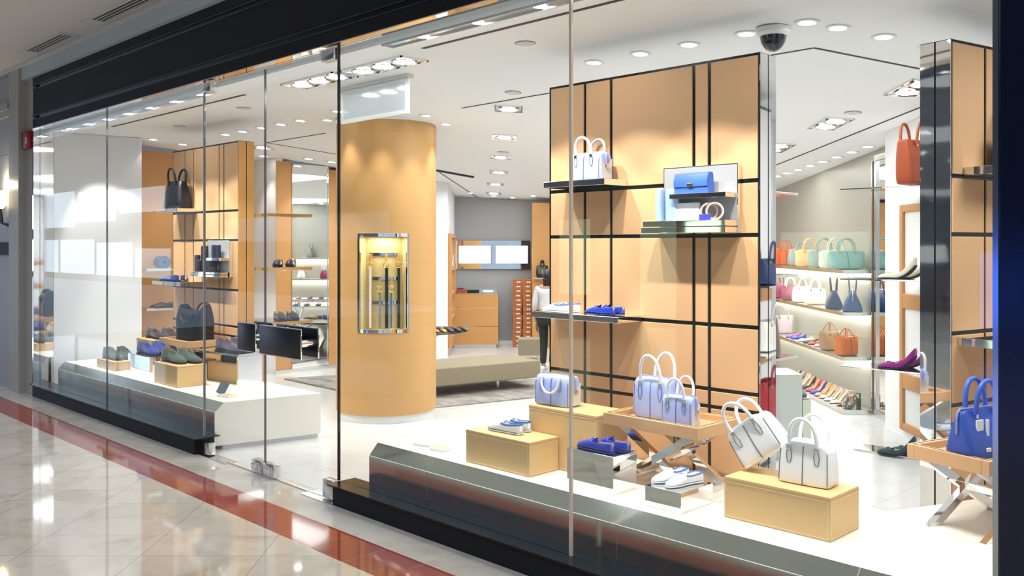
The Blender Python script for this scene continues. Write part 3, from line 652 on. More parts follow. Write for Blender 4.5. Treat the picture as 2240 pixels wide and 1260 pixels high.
def bag(label, loc, rotz, w_, d_, h_, style, body, handle=None, hh=.12, span=.23, lean=.01, mode='up', gusset=None, metal=None, piping=None, seam=None, tabs=False, zipper=None, lock=False, group=None, cat='handbag', dip=0.0, wob=0.0, tilt=None, patch=None, r=.0085, hang=None):
    T = thing('handbag', label, cat, loc, rotz, group)
    if tilt is not None: T.rotation_euler = tilt
    obj('body', bag_body(style, w_, d_, h_, dip=dip, wob=wob), body, T, True, 1)
    handle = handle or body; metal = metal or M_gold
    yb = yface(style, .88, d_)
    for sg in (-1, 1):
        y0 = sg*(yb+.004); zb = h_*.88; pts = []
        for k in range(17):
            a = PI*k/16
            if mode == 'up' or sg == 1 and mode == 'front_down':
                pts.append((span*w_*math.cos(a)*(1+.10*math.sin(a)), y0+sg*lean*math.sin(a), zb+hh*math.sin(a)**.8))
            elif mode == 'cross':
                pts.append((span*w_*math.cos(a)*(1-.55*math.sin(a))+sg*.06*w_*math.sin(a), y0*(1-.7*math.sin(a))+.01*sg, zb+hh*math.sin(a)**.8))
            else:
                pts.append((span*w_*math.cos(a), y0+sg*(.012+.01*math.sin(a)), zb-hh*.75*math.sin(a)**.8))
        H = obj('handle', tube(B(), pts, r, 10), handle, T, True)
        bm = B(); kk = 1.0 if tabs else .6
        for sx in (-1, 1): box(bm, sx*span*w_-.011*kk, sx*span*w_+.011*kk, y0-.006+sg*.004, y0+.006+sg*.004, zb-.014, zb+.006, .002)
        obj('handle_ring', bm, metal, H)
        if tabs:
            for sx in (-1, 1):
                zt, zb2 = zb-.008, h_*.50; xx = sx*span*w_; k_ = .085*w_
                ym = yface(style, .7, d_); bm = B()
                M = Matrix.Translation((xx, sg*(ym+.001), 0)) @ Matrix.Rotation(PI/2, 4, 'X')
                prism(bm, [(-.3*k_, zt), (.3*k_, zt), (.62*k_, zt-(zt-zb2)*.5), (.3*k_, zb2), (-.3*k_, zb2), (-.62*k_, zt-(zt-zb2)*.5)], -.003, .003, M)
                tb = obj('handle_tab', bm, handle if body is None else body, T)
                if piping:
                    q = [(-.3*k_, zt), (.3*k_, zt), (.62*k_, zt-(zt-zb2)*.5), (.3*k_, zb2), (-.3*k_, zb2), (-.62*k_, zt-(zt-zb2)*.5)]
                    obj('tab_edge', tube(B(), [(xx+a, sg*(ym+.0045), b) for a, b in q], .0016, 5, True), piping, tb)
    if seam:
        bm = B()
        for sg in (-1, 1): tube(bm, [(0, sg*(yface(style, z, d_)+.0005), z*h_) for z in (.03, .2, .4, .6, .8, .9)], .0020, 5)
        obj('centre_seam', bm, seam, T)
    if piping and style in ('boston', 'open'):
        bm = B(); e = PROF[style][1]
        for sx in (-1, 1):
            for sg in (-1, 1):
                tube(bm, [(sx*w_/2*interp([(a, b) for a, b, c in PROF[style][0]], z)*.915, sg*yface(style, z, d_)*.925, z*h_) for z in (.06, .3, .6, .78)], .0018, 5)
        obj('piping', bm, piping, T)
    if gusset:
        bm = B()
        for sx in (-1, 1):
            M = Matrix.Translation((sx*(w_/2+.0005), 0, 0)) @ Matrix.Rotation(PI/2, 4, 'Z') @ Matrix.Rotation(PI/2, 4, 'X')
            k_ = d_/2*.80; prism(bm, [(-k_, .05*h_), (k_, .05*h_), (k_, .74*h_), (.10*d_, .48*h_), (-.10*d_, .48*h_), (-k_, .74*h_)], -.002, .002, M)
        obj('end_panel', bm, gusset, T)
    if zipper:
        bm = B(); tube(bm, [(-.505*w_, 0, .52*h_), (-.507*w_, 0, .80*h_), (-.49*w_, 0, .93*h_), (-.44*w_, 0, 1.0*h_), (.44*w_, 0, 1.0*h_), (.49*w_, 0, .93*h_), (.507*w_, 0, .80*h_), (.505*w_, 0, .52*h_)], .0055, 6); obj('zipper', bm, zipper, T, True)
    if lock:
        bm = B(); box(bm, .505*w_, .505*w_+.010, -.016, .016, .40*h_, .56*h_, .003); lk = obj('lock', bm, metal, T)
        bm = B(); box(bm, .505*w_+.009, .505*w_+.013, -.010, .010, .43*h_, .50*h_); obj('lock_window', bm, M_steel, lk)
    if hang:
        bm = B(); box(bm, hang[0]-.012, hang[0]+.012, -d_/2*.98-.006, -d_/2*.98, hang[1], hang[2], .002); obj('buckle', bm, metal, T)
    if patch:
        bm = B()
        for (x0, x1, z0_, z1_) in patch[1]: box(bm, x0*w_, x1*w_, -yface(style, (z0_+z1_)/2, d_)-.004, -yface(style, (z0_+z1_)/2, d_)+.004, z0_*h_, z1_*h_)
        obj('patch', bm, patch[0], T)
    return T

def display_box(label, x0, x1, y0, y1, z0, z1, rot=0.0, stitch=True, m=None):
    cx, cy = (x0+x1)/2, (y0+y1)/2; a, b, h = (x1-x0)/2, (y1-y0)/2, z1-z0
    T = thing('display_box', label, 'display box', (cx, cy, z0), rot)
    obj('body', box(B(), -a, a, -b, b, 0, h, .003), m or M_tanb, T)
    bm = B(); box(bm, -a-.0015, a+.0015, -b-.0015, b+.0015, h-.0135, h-.0115); obj('lid_seam', bm, M_tand, T)
    if stitch:
        bm = B(); k = .010
        def run(p, q):
            p, q = Vector(p), Vector(q); l = (q-p).length; n = int(l/.0085); u = (q-p)/l
            for i in range(n):
                c = p+u*(i+.5)*l/n; e = (abs(u.x)*.0028+.0008, abs(u.y)*.0028+.0008, abs(u.z)*.0028+.0008); box(bm, c.x-e[0], c.x+e[0], c.y-e[1], c.y+e[1], c.z-e[2], c.z+e[2])
        y = -b-.0008; x = a+.0008
        run((-a+k, y, h-.022), (a-k, y, h-.022)); run((-a+k, y, k), (a-k, y, k)); run((a-k, y, k), (a-k, y, h-.022)); run((-a+k, y, k), (-a+k, y, h-.022))
        run((x, -b+k, h-.022), (x, b-k, h-.022)); run((x, -b+k, k), (x, b-k, k)); run((x, -b+k, k), (x, -b+k, h-.022))
        obj('stitching', bm, M_stitch, T)
    return T
def mirror_box(label, x0, x1, y0, y1, z0, z1, rot=0.0):
    cx, cy = (x0+x1)/2, (y0+y1)/2; a, b, h = (x1-x0)/2, (y1-y0)/2, z1-z0
    T = thing('mirror_box', label, 'display box', (cx, cy, z0), rot)
    obj('body', box(B(), -a, a, -b, b, 0, h, .0015, 1), M_chrome, T)
    return T
def tray_table(label, loc, rot, W, D, zf, zt, rim=.062):
    T = thing('tray_table', label, 'table', (loc[0], loc[1], zf), rot); h = zt-zf
    bm = B(); tk = .035
    box(bm, 0, W, 0, tk, h-rim, h, .003); box(bm, 0, W, D-tk, D, h-rim, h, .003); box(bm, 0, tk, tk, D-tk, h-rim, h, .003); box(bm, W-tk, W, tk, D-tk, h-rim, h, .003)
    obj('tray_rim', bm, M_tan, T)
    obj('tray_base', box(B(), tk, W-tk, tk, D-tk, h-rim+.005, h-rim+.030), M_tan, T)
    bm = B(); k = tk*.5
    for (x0, x1, y0, y1) in ((k, W-k, k-.003, k+.003), (k, W-k, D-k-.003, D-k+.003), (k-.003, k+.003, k, D-k), (W-k-.003, W-k+.003, k, D-k)): box(bm, x0, x1, y0, y1, h-.0005, h+.0008)
    obj('inlay', bm, M_black, T)
    zl = h-rim; L_ = W-.06; a = math.atan2(zl, L_); ln = math.hypot(zl, L_)
    for y in (.035, D-.095):
        for sg in (1, -1):
            bm = B(); th = .034
            x0, x1 = (.03, W-.03) if sg == 1 else (W-.03, .03); dx = sg*th/math.sin(a)
            q = [(x0, 0), (x0+dx, 0), (x1, zl), (x1-dx, zl)]; yy = y+(.0 if sg == 1 else .031)
            prism(bm, [(p, z) for p, z in q], -.03, 0, Matrix.Translation((0, yy, 0)) @ Matrix.Rotation(PI/2, 4, 'X'))
            obj('leg', bm, M_chrome, T)
    bm = B(); box(bm, W/2-.015, W/2+.015, .06, D-.06, zl*.5-.015, zl*.5+.015); obj('crossbar', bm, M_chrome, T)
    return T
VX = [.292, .496, 1.076, 1.175]; HZ = [.732, .826, 1.175, 1.656, 1.94]
def display_panel(label, loc, rot, W, side_r, side_l, th=.16, H=2.60):
    T = thing('display_wall', label, 'display wall', (loc[0], loc[1], 0), rot)
    k = W/1.477; vx = [0]+[v*k for v in VX]+[W]; hz = [0]+HZ+[H]
    obj('backing', box(B(), 0.003, W-.003, .004, th, 0, H), M_black, T)
    bm = B(); g = .0105
    for x0, x1 in zip(vx, vx[1:]):
        for z0, z1 in zip(hz, hz[1:]):
            box(bm, x0+g, x1-g, -.004, .006, z0+g, z1-g, .002, 1)
    obj('leather_tiles', bm, M_tan, T)
    obj('back_panel', box(B(), .012, W-.012, th-.001, th+.006, 0.05, H-.02), M_white, T)
    bm = B()
    for x, m in ((0, side_l), (W, side_r)):
        pass
    for x0, x1, m in ((-.004, .003, side_l), (W-.003, W+.004, side_r)):
        bm = B(); box(bm, x0, x1, .0, th*.47, 0, H); box(bm, x0, x1, th*.53, th, 0, H); obj('side_strips', bm, m, T)
    bm = B(); box(bm, 0, W, 0, th, H, H+.004); obj('top_cap', bm, M_black, T)
    return T
def shelf(label, x0, x1, y0, y1, z0, z1, rot=None, loc=None, m=None):
    T = thing('display_shelf', label, 'shelf', loc or ((x0+x1)/2, (y0+y1)/2, z0), rot or 0.0)
    a, b = (x1-x0)/2, (y1-y0)/2
    obj('board', box(B(), -a, a, -b, b, 0, z1-z0, .0012, 1), m or M_chrome, T)
    return T
# ------------------------------------------------------------------ podiums
PT = 0.37
def podium(label, plan, fx0, fx1, seams):
    T = thing('display_podium', label, 'podium', ((fx0+fx1)/2, 3.7, 0)); ox, oy = (fx0+fx1)/2, 3.7
    loc = lambda x, y: (x-ox, y-oy)
    bm = B(); prism(bm, [loc(x, y) for x, y in plan], .035, PT)
    loft(bm, [[(x-ox+k*(y-3.303), y-oy, z) for y, z in ((3.309, .035), (3.309, .298), (3.372, .368), (3.40, .368), (3.40, .035))] for x, k in ((fx0, 0), (fx1, .19 if seams[0] else 0))])
    obj('body', bm, M_pod, T)
    bm = B(); cuts = [fx0]+seams[1]+[fx1]
    for a, b in zip(cuts, cuts[1:]):
        ka = 0; kb = .19 if (seams[0] and b == fx1) else 0
        g = .0018
        loft(bm, [[(x-ox+k*(y-3.303), y-oy, z) for y, z in ((3.303, .035), (3.303, .300), (3.368, .3705), (3.374, .3665), (3.309, .296), (3.309, .035))] for x, k in ((a+(g if a != fx0 else 0), ka), (b-(g if b != fx1 else 0), kb))])
    obj('front_cladding', bm, M_smoke, T)
    obj('edge_bead', tube(B(), [(fx0-ox, 3.3025-oy, .3005), (fx1-ox, 3.3025-oy, .3005)], .0022, 6), M_white, T)
    bm = B(); prism(bm, [loc(*(Vector((x, y))*1.0)) for x, y in inset(plan, .03)], 0, .035); obj('kick_plate', bm, M_white, T)
    return T
def inset(poly, d):
    cx = sum(p[0] for p in poly)/len(poly); cy = sum(p[1] for p in poly)/len(poly)
    return [(x+(cx-x)/max(1e-6, math.hypot(cx-x, cy-y))*d, y+(cy-y)/max(1e-6, math.hypot(cx-x, cy-y))*d) for x, y in poly]
podium('long low mirror-fronted podium behind the left window', [(-10.14, 3.372), (-6.607, 3.372), (-6.457, 4.163), (-10.14, 4.163)], -10.14, -6.62, (True, [-8.42]))
podium('long low mirror-fronted podium behind the right window', [(-4.58, 3.372), (-.955, 3.372), (-.955, 5.3), (-1.27, 5.3), (-1.575, 4.52), (-1.728, 4.175), (-4.53, 4.175)], -4.58, -.955, (False, [-4.02, -2.63, -1.50]))

# ------------------------------------------------------------------ display walls and their shelves
M_sidetan = seamed('tan_side_leather', hexc('c89552'), 0.32, 0.22)
display_panel('tan leather display wall with black inlaid lines in the left window', (-9.331, 4.19), 0, 1.422, M_sidetan, M_black)
display_panel('large tan leather display wall with black inlaid lines in the right window', (-3.874, 4.19), 0, 1.477, M_chrome, M_black)
P3R = math.radians(77.3)
display_panel('tan leather display wall with mirrored end beside the right black pier', (-1.59, 4.575), P3R, 1.46, M_chrome, M_chrome)
E3 = Vector((math.cos(P3R), math.sin(P3R), 0)); N3 = Vector((math.sin(P3R), -math.cos(P3R), 0))
def on3(t, out, z): p = Vector((-1.59, 4.575, z))+E3*t+N3*out; return (p.x, p.y, p.z)

shelf('mirrored shelf under the black tote on the left display wall', -9.231, -8.766, 3.965, 4.186, 1.945, 1.98)
shelf('mirrored shelf under the navy loafers on the left display wall', -9.29, -8.625, 3.947, 4.186, 1.200, 1.238)
shelf('mirrored shelf under the lilac handbag on the right display wall', -3.728, -3.255, 3.975, 4.186, 1.950, 1.985)
shelf('mirrored shelf under white and blue loafers on the right display wall', -3.824, -3.149, 3.966, 4.186, 1.166, 1.200)
def display_niche(label, x0, x1, y0, zb, zt, bx0, bx1, btop, ux0, uz):
    T = thing('shelf_display', label, 'shelf', (x0, 4.186, zb)); oz = zb; ox = x0
    bm = B(); hz = (zt-zb)/2
    box(bm, 0, x1-x0, y0-4.186, 0, 0, hz-.002, .001, 1); box(bm, .008, x1-x0, y0-4.186+.006, 0, hz+.002, zt-zb, .001, 1); obj('shelf_board', bm, M_chrome, T)
    bm = B(); box(bm, bx0-ox, bx1-ox, -.035, -.005, zt-zb, btop-oz); obj('back_board', bm, mat('grey_suede_board', (0.34, 0.335, 0.34), 0.8), T)
    bm = B(); box(bm, bx0-ox-.003, bx1-ox+.003, -.036, 0, btop-oz, btop-oz+.004); box(bm, bx1-ox, bx1-ox+.004, -.036, 0, 0, btop-oz); box(bm, bx0-ox-.004, bx0-ox, -.036, 0, 0, btop-oz); obj('edge_trim', bm, M_chrome, T)
    bm = B(); box(bm, ux0-ox, bx1-ox-.006, -.14, -.036, uz-oz-.026, uz-oz, .001, 1); obj('upper_shelf', bm, M_chrome, T)
display_niche('two-tier mirrored shelf with grey back board holding clutch and purses', -3.03, -2.505, 4.02, 1.670, 1.735, -2.967, -2.505, 2.03, -2.86, 1.880)
display_niche('two-tier mirrored shelf with grey back board holding dark wallets', -8.66, -8.03, 4.06, 1.300, 1.345, -8.464, -8.012, 1.655, -8.28, 1.485)
# small goods on the two-tier shelves
def clutch(label, x, y, z, w_, h_, d_, m, trim):
    T = thing('clutch', label, 'purse', (x, y, z), math.radians(-3))
    bm = B(); loft(bm, [[(-w_/2*k, yy, zz) for yy, zz in pr] if False else [(sx*w_/2, yy, zz) for yy, zz in ((-d_/2, 0), (-d_/2, h_*.5), (-d_/2*.7, h_*.92), (0, h_), (d_/2*.8, h_*.95), (d_/2, 0))] for sx in (-1, 1)]); obj('body', bm, m, T, True)
    bm = B(); loft(bm, [[(sx*w_/2*.995, yy, zz) for yy, zz in ((-d_/2-.006, h_*.34), (-d_/2-.008, h_*.62), (-d_/2*.75, h_*.99), (0, h_*1.05), (d_/2*.7, h_), (d_/2*.6, h_*.96), (0, h_*1.0), (-d_/2*.7, h_*.94), (-d_/2-.002, h_*.6), (-d_/2-.001, h_*.34))] for sx in (-1, -.97, .97, 1)]); obj('flap', bm, m, T, True)
    bm = B(); box(bm, -.018, .018, -d_/2-.014, -d_/2-.006, h_*.34, h_*.52, .003); obj('clasp', bm, trim, T)
def purse(label, x, y, z, w_, h_, d_, m, rot=0, bev=.012, cat='purse', lean=0.0, name='purse'):
    T = thing(name, label, cat, (x, y, z), rot)
    obj('body', box(B(), -w_/2, w_/2, -d_/2, d_/2, 0, h_, min(bev, d_*.42), 3), m, T, True)
    bm = B(); tube(bm, [(-w_/2+.012, 0, h_+.0005), (w_/2-.012, 0, h_+.0005)], .002, 5); obj('zipper', bm, M_steel, T)
    if lean: T.rotation_euler = (lean, 0, rot)
    return T
clutch('blue leather flap clutch with small metal clasp before a grey board', -2.735, 4.095, 1.880, .22, .108, .055, leather('3f63b4'), M_gold)
purse('white zip purse standing on the two-tier shelf', -2.80, 4.09, 1.735, .205, .098, .022, leather('eef1f3'), lean=math.radians(-6))
purse('pale blue pouch at the left of the two-tier shelf, back one', -2.875, 4.10, 1.735, .075, .180, .05, leather('9db4d2'), math.radians(12), .014)
purse('pale blue pouch at the left end of the two-tier shelf, front one', -2.945, 4.085, 1.735, .04, .182, .06, leather('a8bcd8'), 0, .014)
def coil(label, x, y, z, r_, wd, m, inner):
    T = thing('rolled_belt', label, 'belt', (x, y, z))
    prof = lambda rr: [(rr*math.cos(2*PI*k/28), rr*math.sin(2*PI*k/28)+r_) for k in range(28)]
    bm = B(); loft(bm, [[(a, q, b) for a, b in prof(rr)] for rr, q in ((r_, -wd/2), (r_, wd/2), (r_-.006, wd/2), (r_-.006, -wd/2), (r_, -wd/2))], False, False); obj('strap', bm, m, T, True)
    bm = B(); loft(bm, [[(a, q, b) for a, b in prof(rr)] for rr, q in ((r_-.007, -wd/2+.001), (r_-.007, wd/2-.001), (r_-.011, wd/2-.001), (r_-.011, -wd/2+.001), (r_-.007, -wd/2+.001))], False, False); obj('inner_coil', bm, inner, T, True)
    bm = B(); box(bm, -r_-.004, -r_*.45, -wd/2-.005, -wd/2, .002, .032, .002); obj('buckle', bm, mat('enamel_blue', hexc('4a4ae0'), 0.2), T)
    T.rotation_euler = (0, 0, math.radians(35))
coil('rolled white belt with blue buckle, the left one on the shelf', -2.635, 4.085, 1.735, .047, .030, leather('c9cfe4'), leather('c79a7c'))
coil('rolled white belt with blue buckle, the right one on the shelf', -2.585, 4.062, 1.735, .047, .030, leather('d8dced'), leather('d0a487'))
nb, db = leather('22293f'), leather('35272a')
for i, (lb, x, y, z, w_, h_, d_, m) in enumerate((
        ('navy upright wallet at the left of the dark wallet display', -8.60, 4.11, 1.345, .085, .165, .03, nb), ('tall dark brown case standing behind small wallets', -8.485, 4.13, 1.345, .07, .255, .05, db),
        ('small dark brown wallet at the front of the display', -8.515, 4.08, 1.345, .085, .115, .02, db), ('navy wallet beside the brown folded wallet', -8.39, 4.09, 1.345, .08, .118, .03, nb),
        ('wide brown folded wallet at the right of the display', -8.255, 4.09, 1.345, .18, .118, .025, db), ('navy key case on the upper shelf, left of two', -8.225, 4.10, 1.485, .065, .125, .03, nb), ('navy key case on the upper shelf, right of two', -8.14, 4.10, 1.485, .065, .125, .03, nb))):
    purse(lb, x, y, z, w_, h_, d_, m, 0, .008, 'wallet', 0, 'wallet')

# ------------------------------------------------------------------ right window display
lil = leather('aab6ea', 0.38); lilg = leather('cfcfd2', 0.45); wht = leather('f2f1f2', 0.40); hnd = leather('e9e9f2', 0.35); dkp = mat('dark_piping', hexc('45457a'), 0.5); dkb = mat('brown_piping', hexc('5b4a52'), 0.5)
display_box('tan leather box under the white and blue loafers', -3.825, -3.322, 3.430, 3.662, PT, .555)
display_box('tan leather box under the slouching lilac handbag with a drooping handle', -3.555, -3.055, 3.668, 3.93, PT, .700, 0)
mirror_box('mirrored box under the blue loafers', -3.09, -2.786, 3.470, 3.660, PT, .561)
mirror_box('small mirrored box under the white loafers with blue trim', -2.577, -2.374, 3.449, 3.714, PT, .466)
display_box('long tan leather box under two white handbags', -2.217, -1.712, 3.562, 3.833, PT, .556)
tray_table('tray table with crossed steel legs under two lilac handbags', (-3.03, 3.69), math.radians(-.5), .592, .385, PT, .722)
tray_table('tray table with crossed steel legs under the blue handbag', (-1.225, 3.955), math.radians(73.5), .62, .39, PT, .722)
kw = dict(gusset=lilg, metal=M_steel, piping=dkp, seam=dkp, tabs=True, zipper=mat('zip_tape', hexc('8d8fb0'), 0.4), lock=True)
bag('lilac handbag with handle hanging down on the tan box', (-3.432, 3.775, .700), math.radians(5), .245, .125, .175, 'boston', lil, hnd, .105, .25, mode='down', r=.0075, **kw)
bag('lilac handbag on the high mirrored shelf', (-3.445, 4.075, 1.985), math.radians(-3), .258, .115, .165, 'boston', lil, leather('d6d6e0'), .105, .24, .02, **kw)
bag('larger lilac handbag on the tray table, behind the smaller one', (-2.835, 3.905, .692), math.radians(0), .235, .135, .215, 'boston', lil, hnd, .145, .27, .02, **kw)
bag('smaller lilac handbag at the front of the tray table', (-2.628, 3.815, .692), math.radians(4), .175, .095, .155, 'boston', lil, hnd, .105, .27, .015, r=.007, **kw)
kw = dict(metal=M_steel, piping=dkb, seam=dkb, tabs=True, dip=.20)
bag('white handbag standing upright on the long tan box', (-1.888, 3.715, .556), math.radians(3), .240, .130, .190, 'open', wht, wht, .125, .26, .015, **kw)
bag('white handbag tipped on its corner at the left of the long tan box', (-2.10, 3.757, .634), 0, .245, .130, .190, 'open', wht, wht, .120, .26, .015, tilt=(math.radians(2), math.radians(-38), math.radians(3)), **kw)
bag('royal blue trapeze handbag with white squares on the right tray table', (-1.322, 4.155, .692), math.radians(70), .29, .165, .215, 'trapeze', leather('2b4dab', 0.35), leather('3a5cc0'), .145, .21, .01, metal=M_chrome, patch=(wht, [(-.28, -.14, .50, .80), (-.20, -.12, .20, .27), (-.11, -.06, .28, .80)]), zipper=mat('blue_zip', hexc('7f93c8'), 0.3), r=.0105)
blu = leather('2a3fae', 0.30); wlo = leather('d9dde3', 0.35); sky = leather('5f86c8', 0.4); whl = leather('f0f1f4', 0.35)
def rot_of(p, q): return math.atan2(q[1]-p[1], q[0]-p[0])
W2 = ('nearer the glass', 'farther from the glass')
pair('loafer', 'white loafer with blue collar on the left tan box', (-3.615, 3.535, .559), PI, .26, wlo, -.085, W2, .02, sole=wlo, lining=M_wlin, trim=leather('4471b5'))
pair('loafer', 'royal blue loafer on the mirrored box', (-2.945, 3.525, .565), PI-.10, .25, blu, -.082, W2, -.03, lining=M_lin, sole=leather('1d2a7a'))
pair('loafer', 'white loafer with sky blue collar on the low mirrored box', (-2.548, 3.61, .470), -1.80, .225, whl, .10, ('left one of the pair', 'right one of the pair'), .0, sole=whl, lining=M_wlin, trim=sky)
pair('loafer', 'white studded loafer with blue trim on the long mirrored shelf', (-3.665, 4.03, 1.204), PI, .235, whl, -.075, W2, .01, sole=whl, trim=sky)
pair('loafer', 'royal blue loafer at the right end of the long mirrored shelf', (-3.345, 4.04, 1.204), PI-.05, .225, blu, -.07, W2, -.01, sole=leather('1d2a7a'))
def acrylic(label, x, y, rot, w_=.115, l_=.08, m='efb88c'):
    T = thing('price_block', label, 'sign', (x, y, PT), rot)
    obj('clear_block', box(B(), -w_/2, w_/2, -l_/2, l_/2, 0, .016, .002), mat('acrylic', (0.85, 0.84, 0.83), 0.08), T)
    obj('card', box(B(), -w_/2+.012, w_/2-.012, -l_/2+.012, l_/2-.012, .0162, .0172), mat('card_'+m, hexc(m), 0.5), T)
acrylic('clear price block with white card on the right podium', -4.315, 3.53, .25, .125, .085, 'f3f1ef')
acrylic('clear price block with peach card on the right podium', -4.14, 3.515, .2)
acrylic('clear price block with peach card on the left podium', -6.85, 3.53, .25, .14, .10)
T = thing('display_card', 'small slate grey card leaning on the left podium', 'sign', (-7.02, 3.55, PT), .3)
bm = B(); box(bm, -.045, .045, -.003, .003, 0, .105); obj('card', bm, mat('slate_card', hexc('5d6872'), 0.5), T); T.rotation_euler = (math.radians(-24), math.radians(14), .3)

# ------------------------------------------------------------------ left window display
display_box('low tan leather box under green boots at the left of the podium', -9.467, -9.003, 3.453, 3.70, PT, .458)
mirror_box('mirrored box under the blue suede boots', -8.87, -8.363, 3.53, 3.80, PT, .556)
display_box('tan leather box under green boots at the front of the left podium', -8.03, -7.56, 3.430, 3.70, PT, .557)
display_box('tall tan leather box under dark brown boots behind the blue boots', -9.33, -8.83, 3.80, 4.10, PT, .652)
tray_table('tray table with crossed steel legs under the black leather tote', (-8.70, 3.765), 0, .615, .385, PT, .705)
T = thing('mirror_stand', 'mirrored bridge stand under the plum boots on the left podium', 'display stand', (-7.60, 3.93, PT), math.radians(8))
bm = B(); box(bm, -.33, .33, -.14, .14, .262, .28, .001, 1); box(bm, .312, .33, -.14, .14, 0, .262, .001, 1); box(bm, -.33, -.312, -.14, .14, 0, .262, .001, 1); obj('bridge', bm, M_chrome, T)
display_box('tan leather box tucked under the mirrored bridge stand', -7.87, -7.31, 3.89, 4.05, PT, .540, math.radians(8), False)
bag('black leather tote with looped handles on the high mirrored shelf', (-8.985, 4.075, 1.98), math.radians(6), .34, .17, .29, 'tote', leather('14161c', 0.35), None, .155, .20, .02, metal=M_black, dip=.05, r=.011, seam=M_black, cat='tote bag')
bag('slouching black leather tote with drooping handles on the tray table', (-8.32, 3.95, .675), math.radians(8), .42, .21, .31, 'slouch', leather('0d0e12', 0.28), None, .10, .22, .03, metal=M_black, dip=-.20, wob=.03, r=.012, mode='front_down', seam=M_black, cat='tote bag')
grn, blb, brn, plm = suede('46534a'), suede('31408f'), suede('3d3236'), suede('4a3a48')
W3 = ('nearer the glass', 'farther from the glass')
pair('boot', 'dark green suede boot on the low tan box', (-9.265, 3.535, .459), math.radians(4), .36, grn, .118, W3, .05)
pair('boot', 'royal blue suede boot on the mirrored box', (-8.62, 3.62, .557), math.radians(4), .36, blb, .118, W3, .05)
pair('boot', 'dark green suede boot on the front tan box', (-7.83, 3.52, .558), math.radians(4), .37, grn, .118, W3, .06)
pair('boot', 'dark brown suede boot on the tall tan box', (-9.10, 3.90, .653), math.radians(4), .34, brn, .115, W3, .10)
pair('boot', 'plum suede boot on the mirrored bridge stand', (-7.55, 3.90, .651), math.radians(6), .36, plm, .12, W3, .05)
purse('black pouch on the tan box under the bridge stand', -7.64, 3.965, .540, .20, .075, .08, leather('121316'), math.radians(8), .02)
nav = suede('2c3c74')
pair('loafer', 'navy suede loafer on the mirrored shelf of the left display wall', (-9.03, 4.02, 1.242), math.radians(-160), .27, nav, -.10, W3, .02, detail=False)
# glass shelves in the leather recess
for z, l in ((1.31, 'upper'), (.845, 'lower')):
    T = thing('glass_shelf', l+' glass and steel shelf in the tan leather recess', 'shelf', (-10.60, 4.62, z))
    obj('glass_board', box(B(), -.145, .15, -.24, .26, 0, .02), M_shelfg, T); bm = B(); box(bm, .15, .16, -.24, .26, -.006, .026); box(bm, -.145, .16, -.25, -.24, -.006, .026); obj('steel_edge', bm, M_steel, T)
pair('loafer', 'dark brown boat loafer on the lower recess shelf', (-10.57, 4.62, .866), math.radians(-100), .30, leather('4a2a22', 0.45), .13, W3, .0, detail=False)
T = thing('rolled_tie', 'rolled blue belt on the upper recess shelf', 'belt', (-10.55, 4.60, 1.331)); bm = B(); lathe(bm, [(.02, 0), (.075, 0), (.075, .15), (.02, .15), (.02, 0)], 24); bmesh.ops.transform(bm, matrix=Matrix.Translation((0, .0, .075)) @ Matrix.Rotation(PI/2, 4, 'Y') @ Matrix.Translation((0, 0, -.075)), verts=bm.verts); obj('strap', bm, leather('2c4d80'), T, True)
# shelves on the rear of the left display wall
for z, l in ((1.88, 'top'), (1.365, 'middle'), (.845, 'bottom')):
    T = thing('display_shelf', l+' mirrored shelf behind the left display wall', 'shelf', (-7.93, 4.60, z))
    obj('board', box(B(), -.30, .28, -.243, .24, 0, .03, .001, 1), M_chrome, T)
blk = leather('0b0b0d', 0.2); W4 = ('left one', 'right one')
pair('loafer', 'polished black loafer on the middle shelf behind the left display wall', (-7.86, 4.58, 1.397), math.radians(-35), .33, blk, .13, W4, .0, detail=False)
pair('loafer', 'black suede loafer on the bottom shelf behind the left display wall', (-7.86, 4.60, .877), math.radians(-20), .34, suede('17171a'), .13, W4, .0, detail=False)

# ------------------------------------------------------------------ right display wall 3: shelves and blue goods
def shelf3(label, t0, t1, out, z0, z1):
    p = on3((t0+t1)/2, out/2+.005, z0); shelf(label, 0, t1-t0, 0, out, z0, z1, P3R, p)
shelf3('upper mirrored shelf on the display wall beside the right pier', .10, .75, .20, 1.945, 1.985)
shelf3('lower dark mirrored shelf on the display wall beside the right pier', .05, .80, .22, 1.115, 1.155)
p = on3(.40, .10, 1.986); bag('royal blue handbag cut off by the right pier on the upper shelf', p, P3R, .26, .15, .19, 'trapeze', leather('1f3c94'), None, .14, .22, metal=M_chrome)
# ------------------------------------------------------------------ round column with the belt niche
T = thing('column', 'round leather-clad column with a lit belt niche', 'column', (-6.885, 5.165, 0)); rc = .47
fa = math.atan2(-5.165, 6.885)           # towards the viewer
n0, n1, nz0, nz1 = fa-.55, fa+.42, .845, 1.685
bm = B(); N_ = 72
def shell(bm, r0, r1, z0, z1, a0, a1, k=40):
    rings = [[(r_*math.cos(a0+(a1-a0)*i/k), r_*math.sin(a0+(a1-a0)*i/k), z) for r_, z in ((r0, z0), (r1, z0), (r1, z1), (r0, z1))] for i in range(k+1)]
    loft(bm, rings)
ztop = 2.74
shell(bm, rc-.02, rc, .07, nz0, n0, n0+2*PI, 80); shell(bm, rc-.02, rc, nz1, ztop, n0, n0+2*PI, 80); shell(bm, rc-.02, rc, nz0, nz1, n1, n0+2*PI, 60)
obj('leather_cladding', bm, M_seam, T, True)
bm = B(); lathe(bm, [(rc-.03, .0), (rc-.012, .0), (rc-.012, .07), (rc-.03, .07)], 72); obj('plinth_ring', bm, mat('marble_ring', (0.72, 0.71, 0.70), 0.3, var=(8, .10)), T, True)
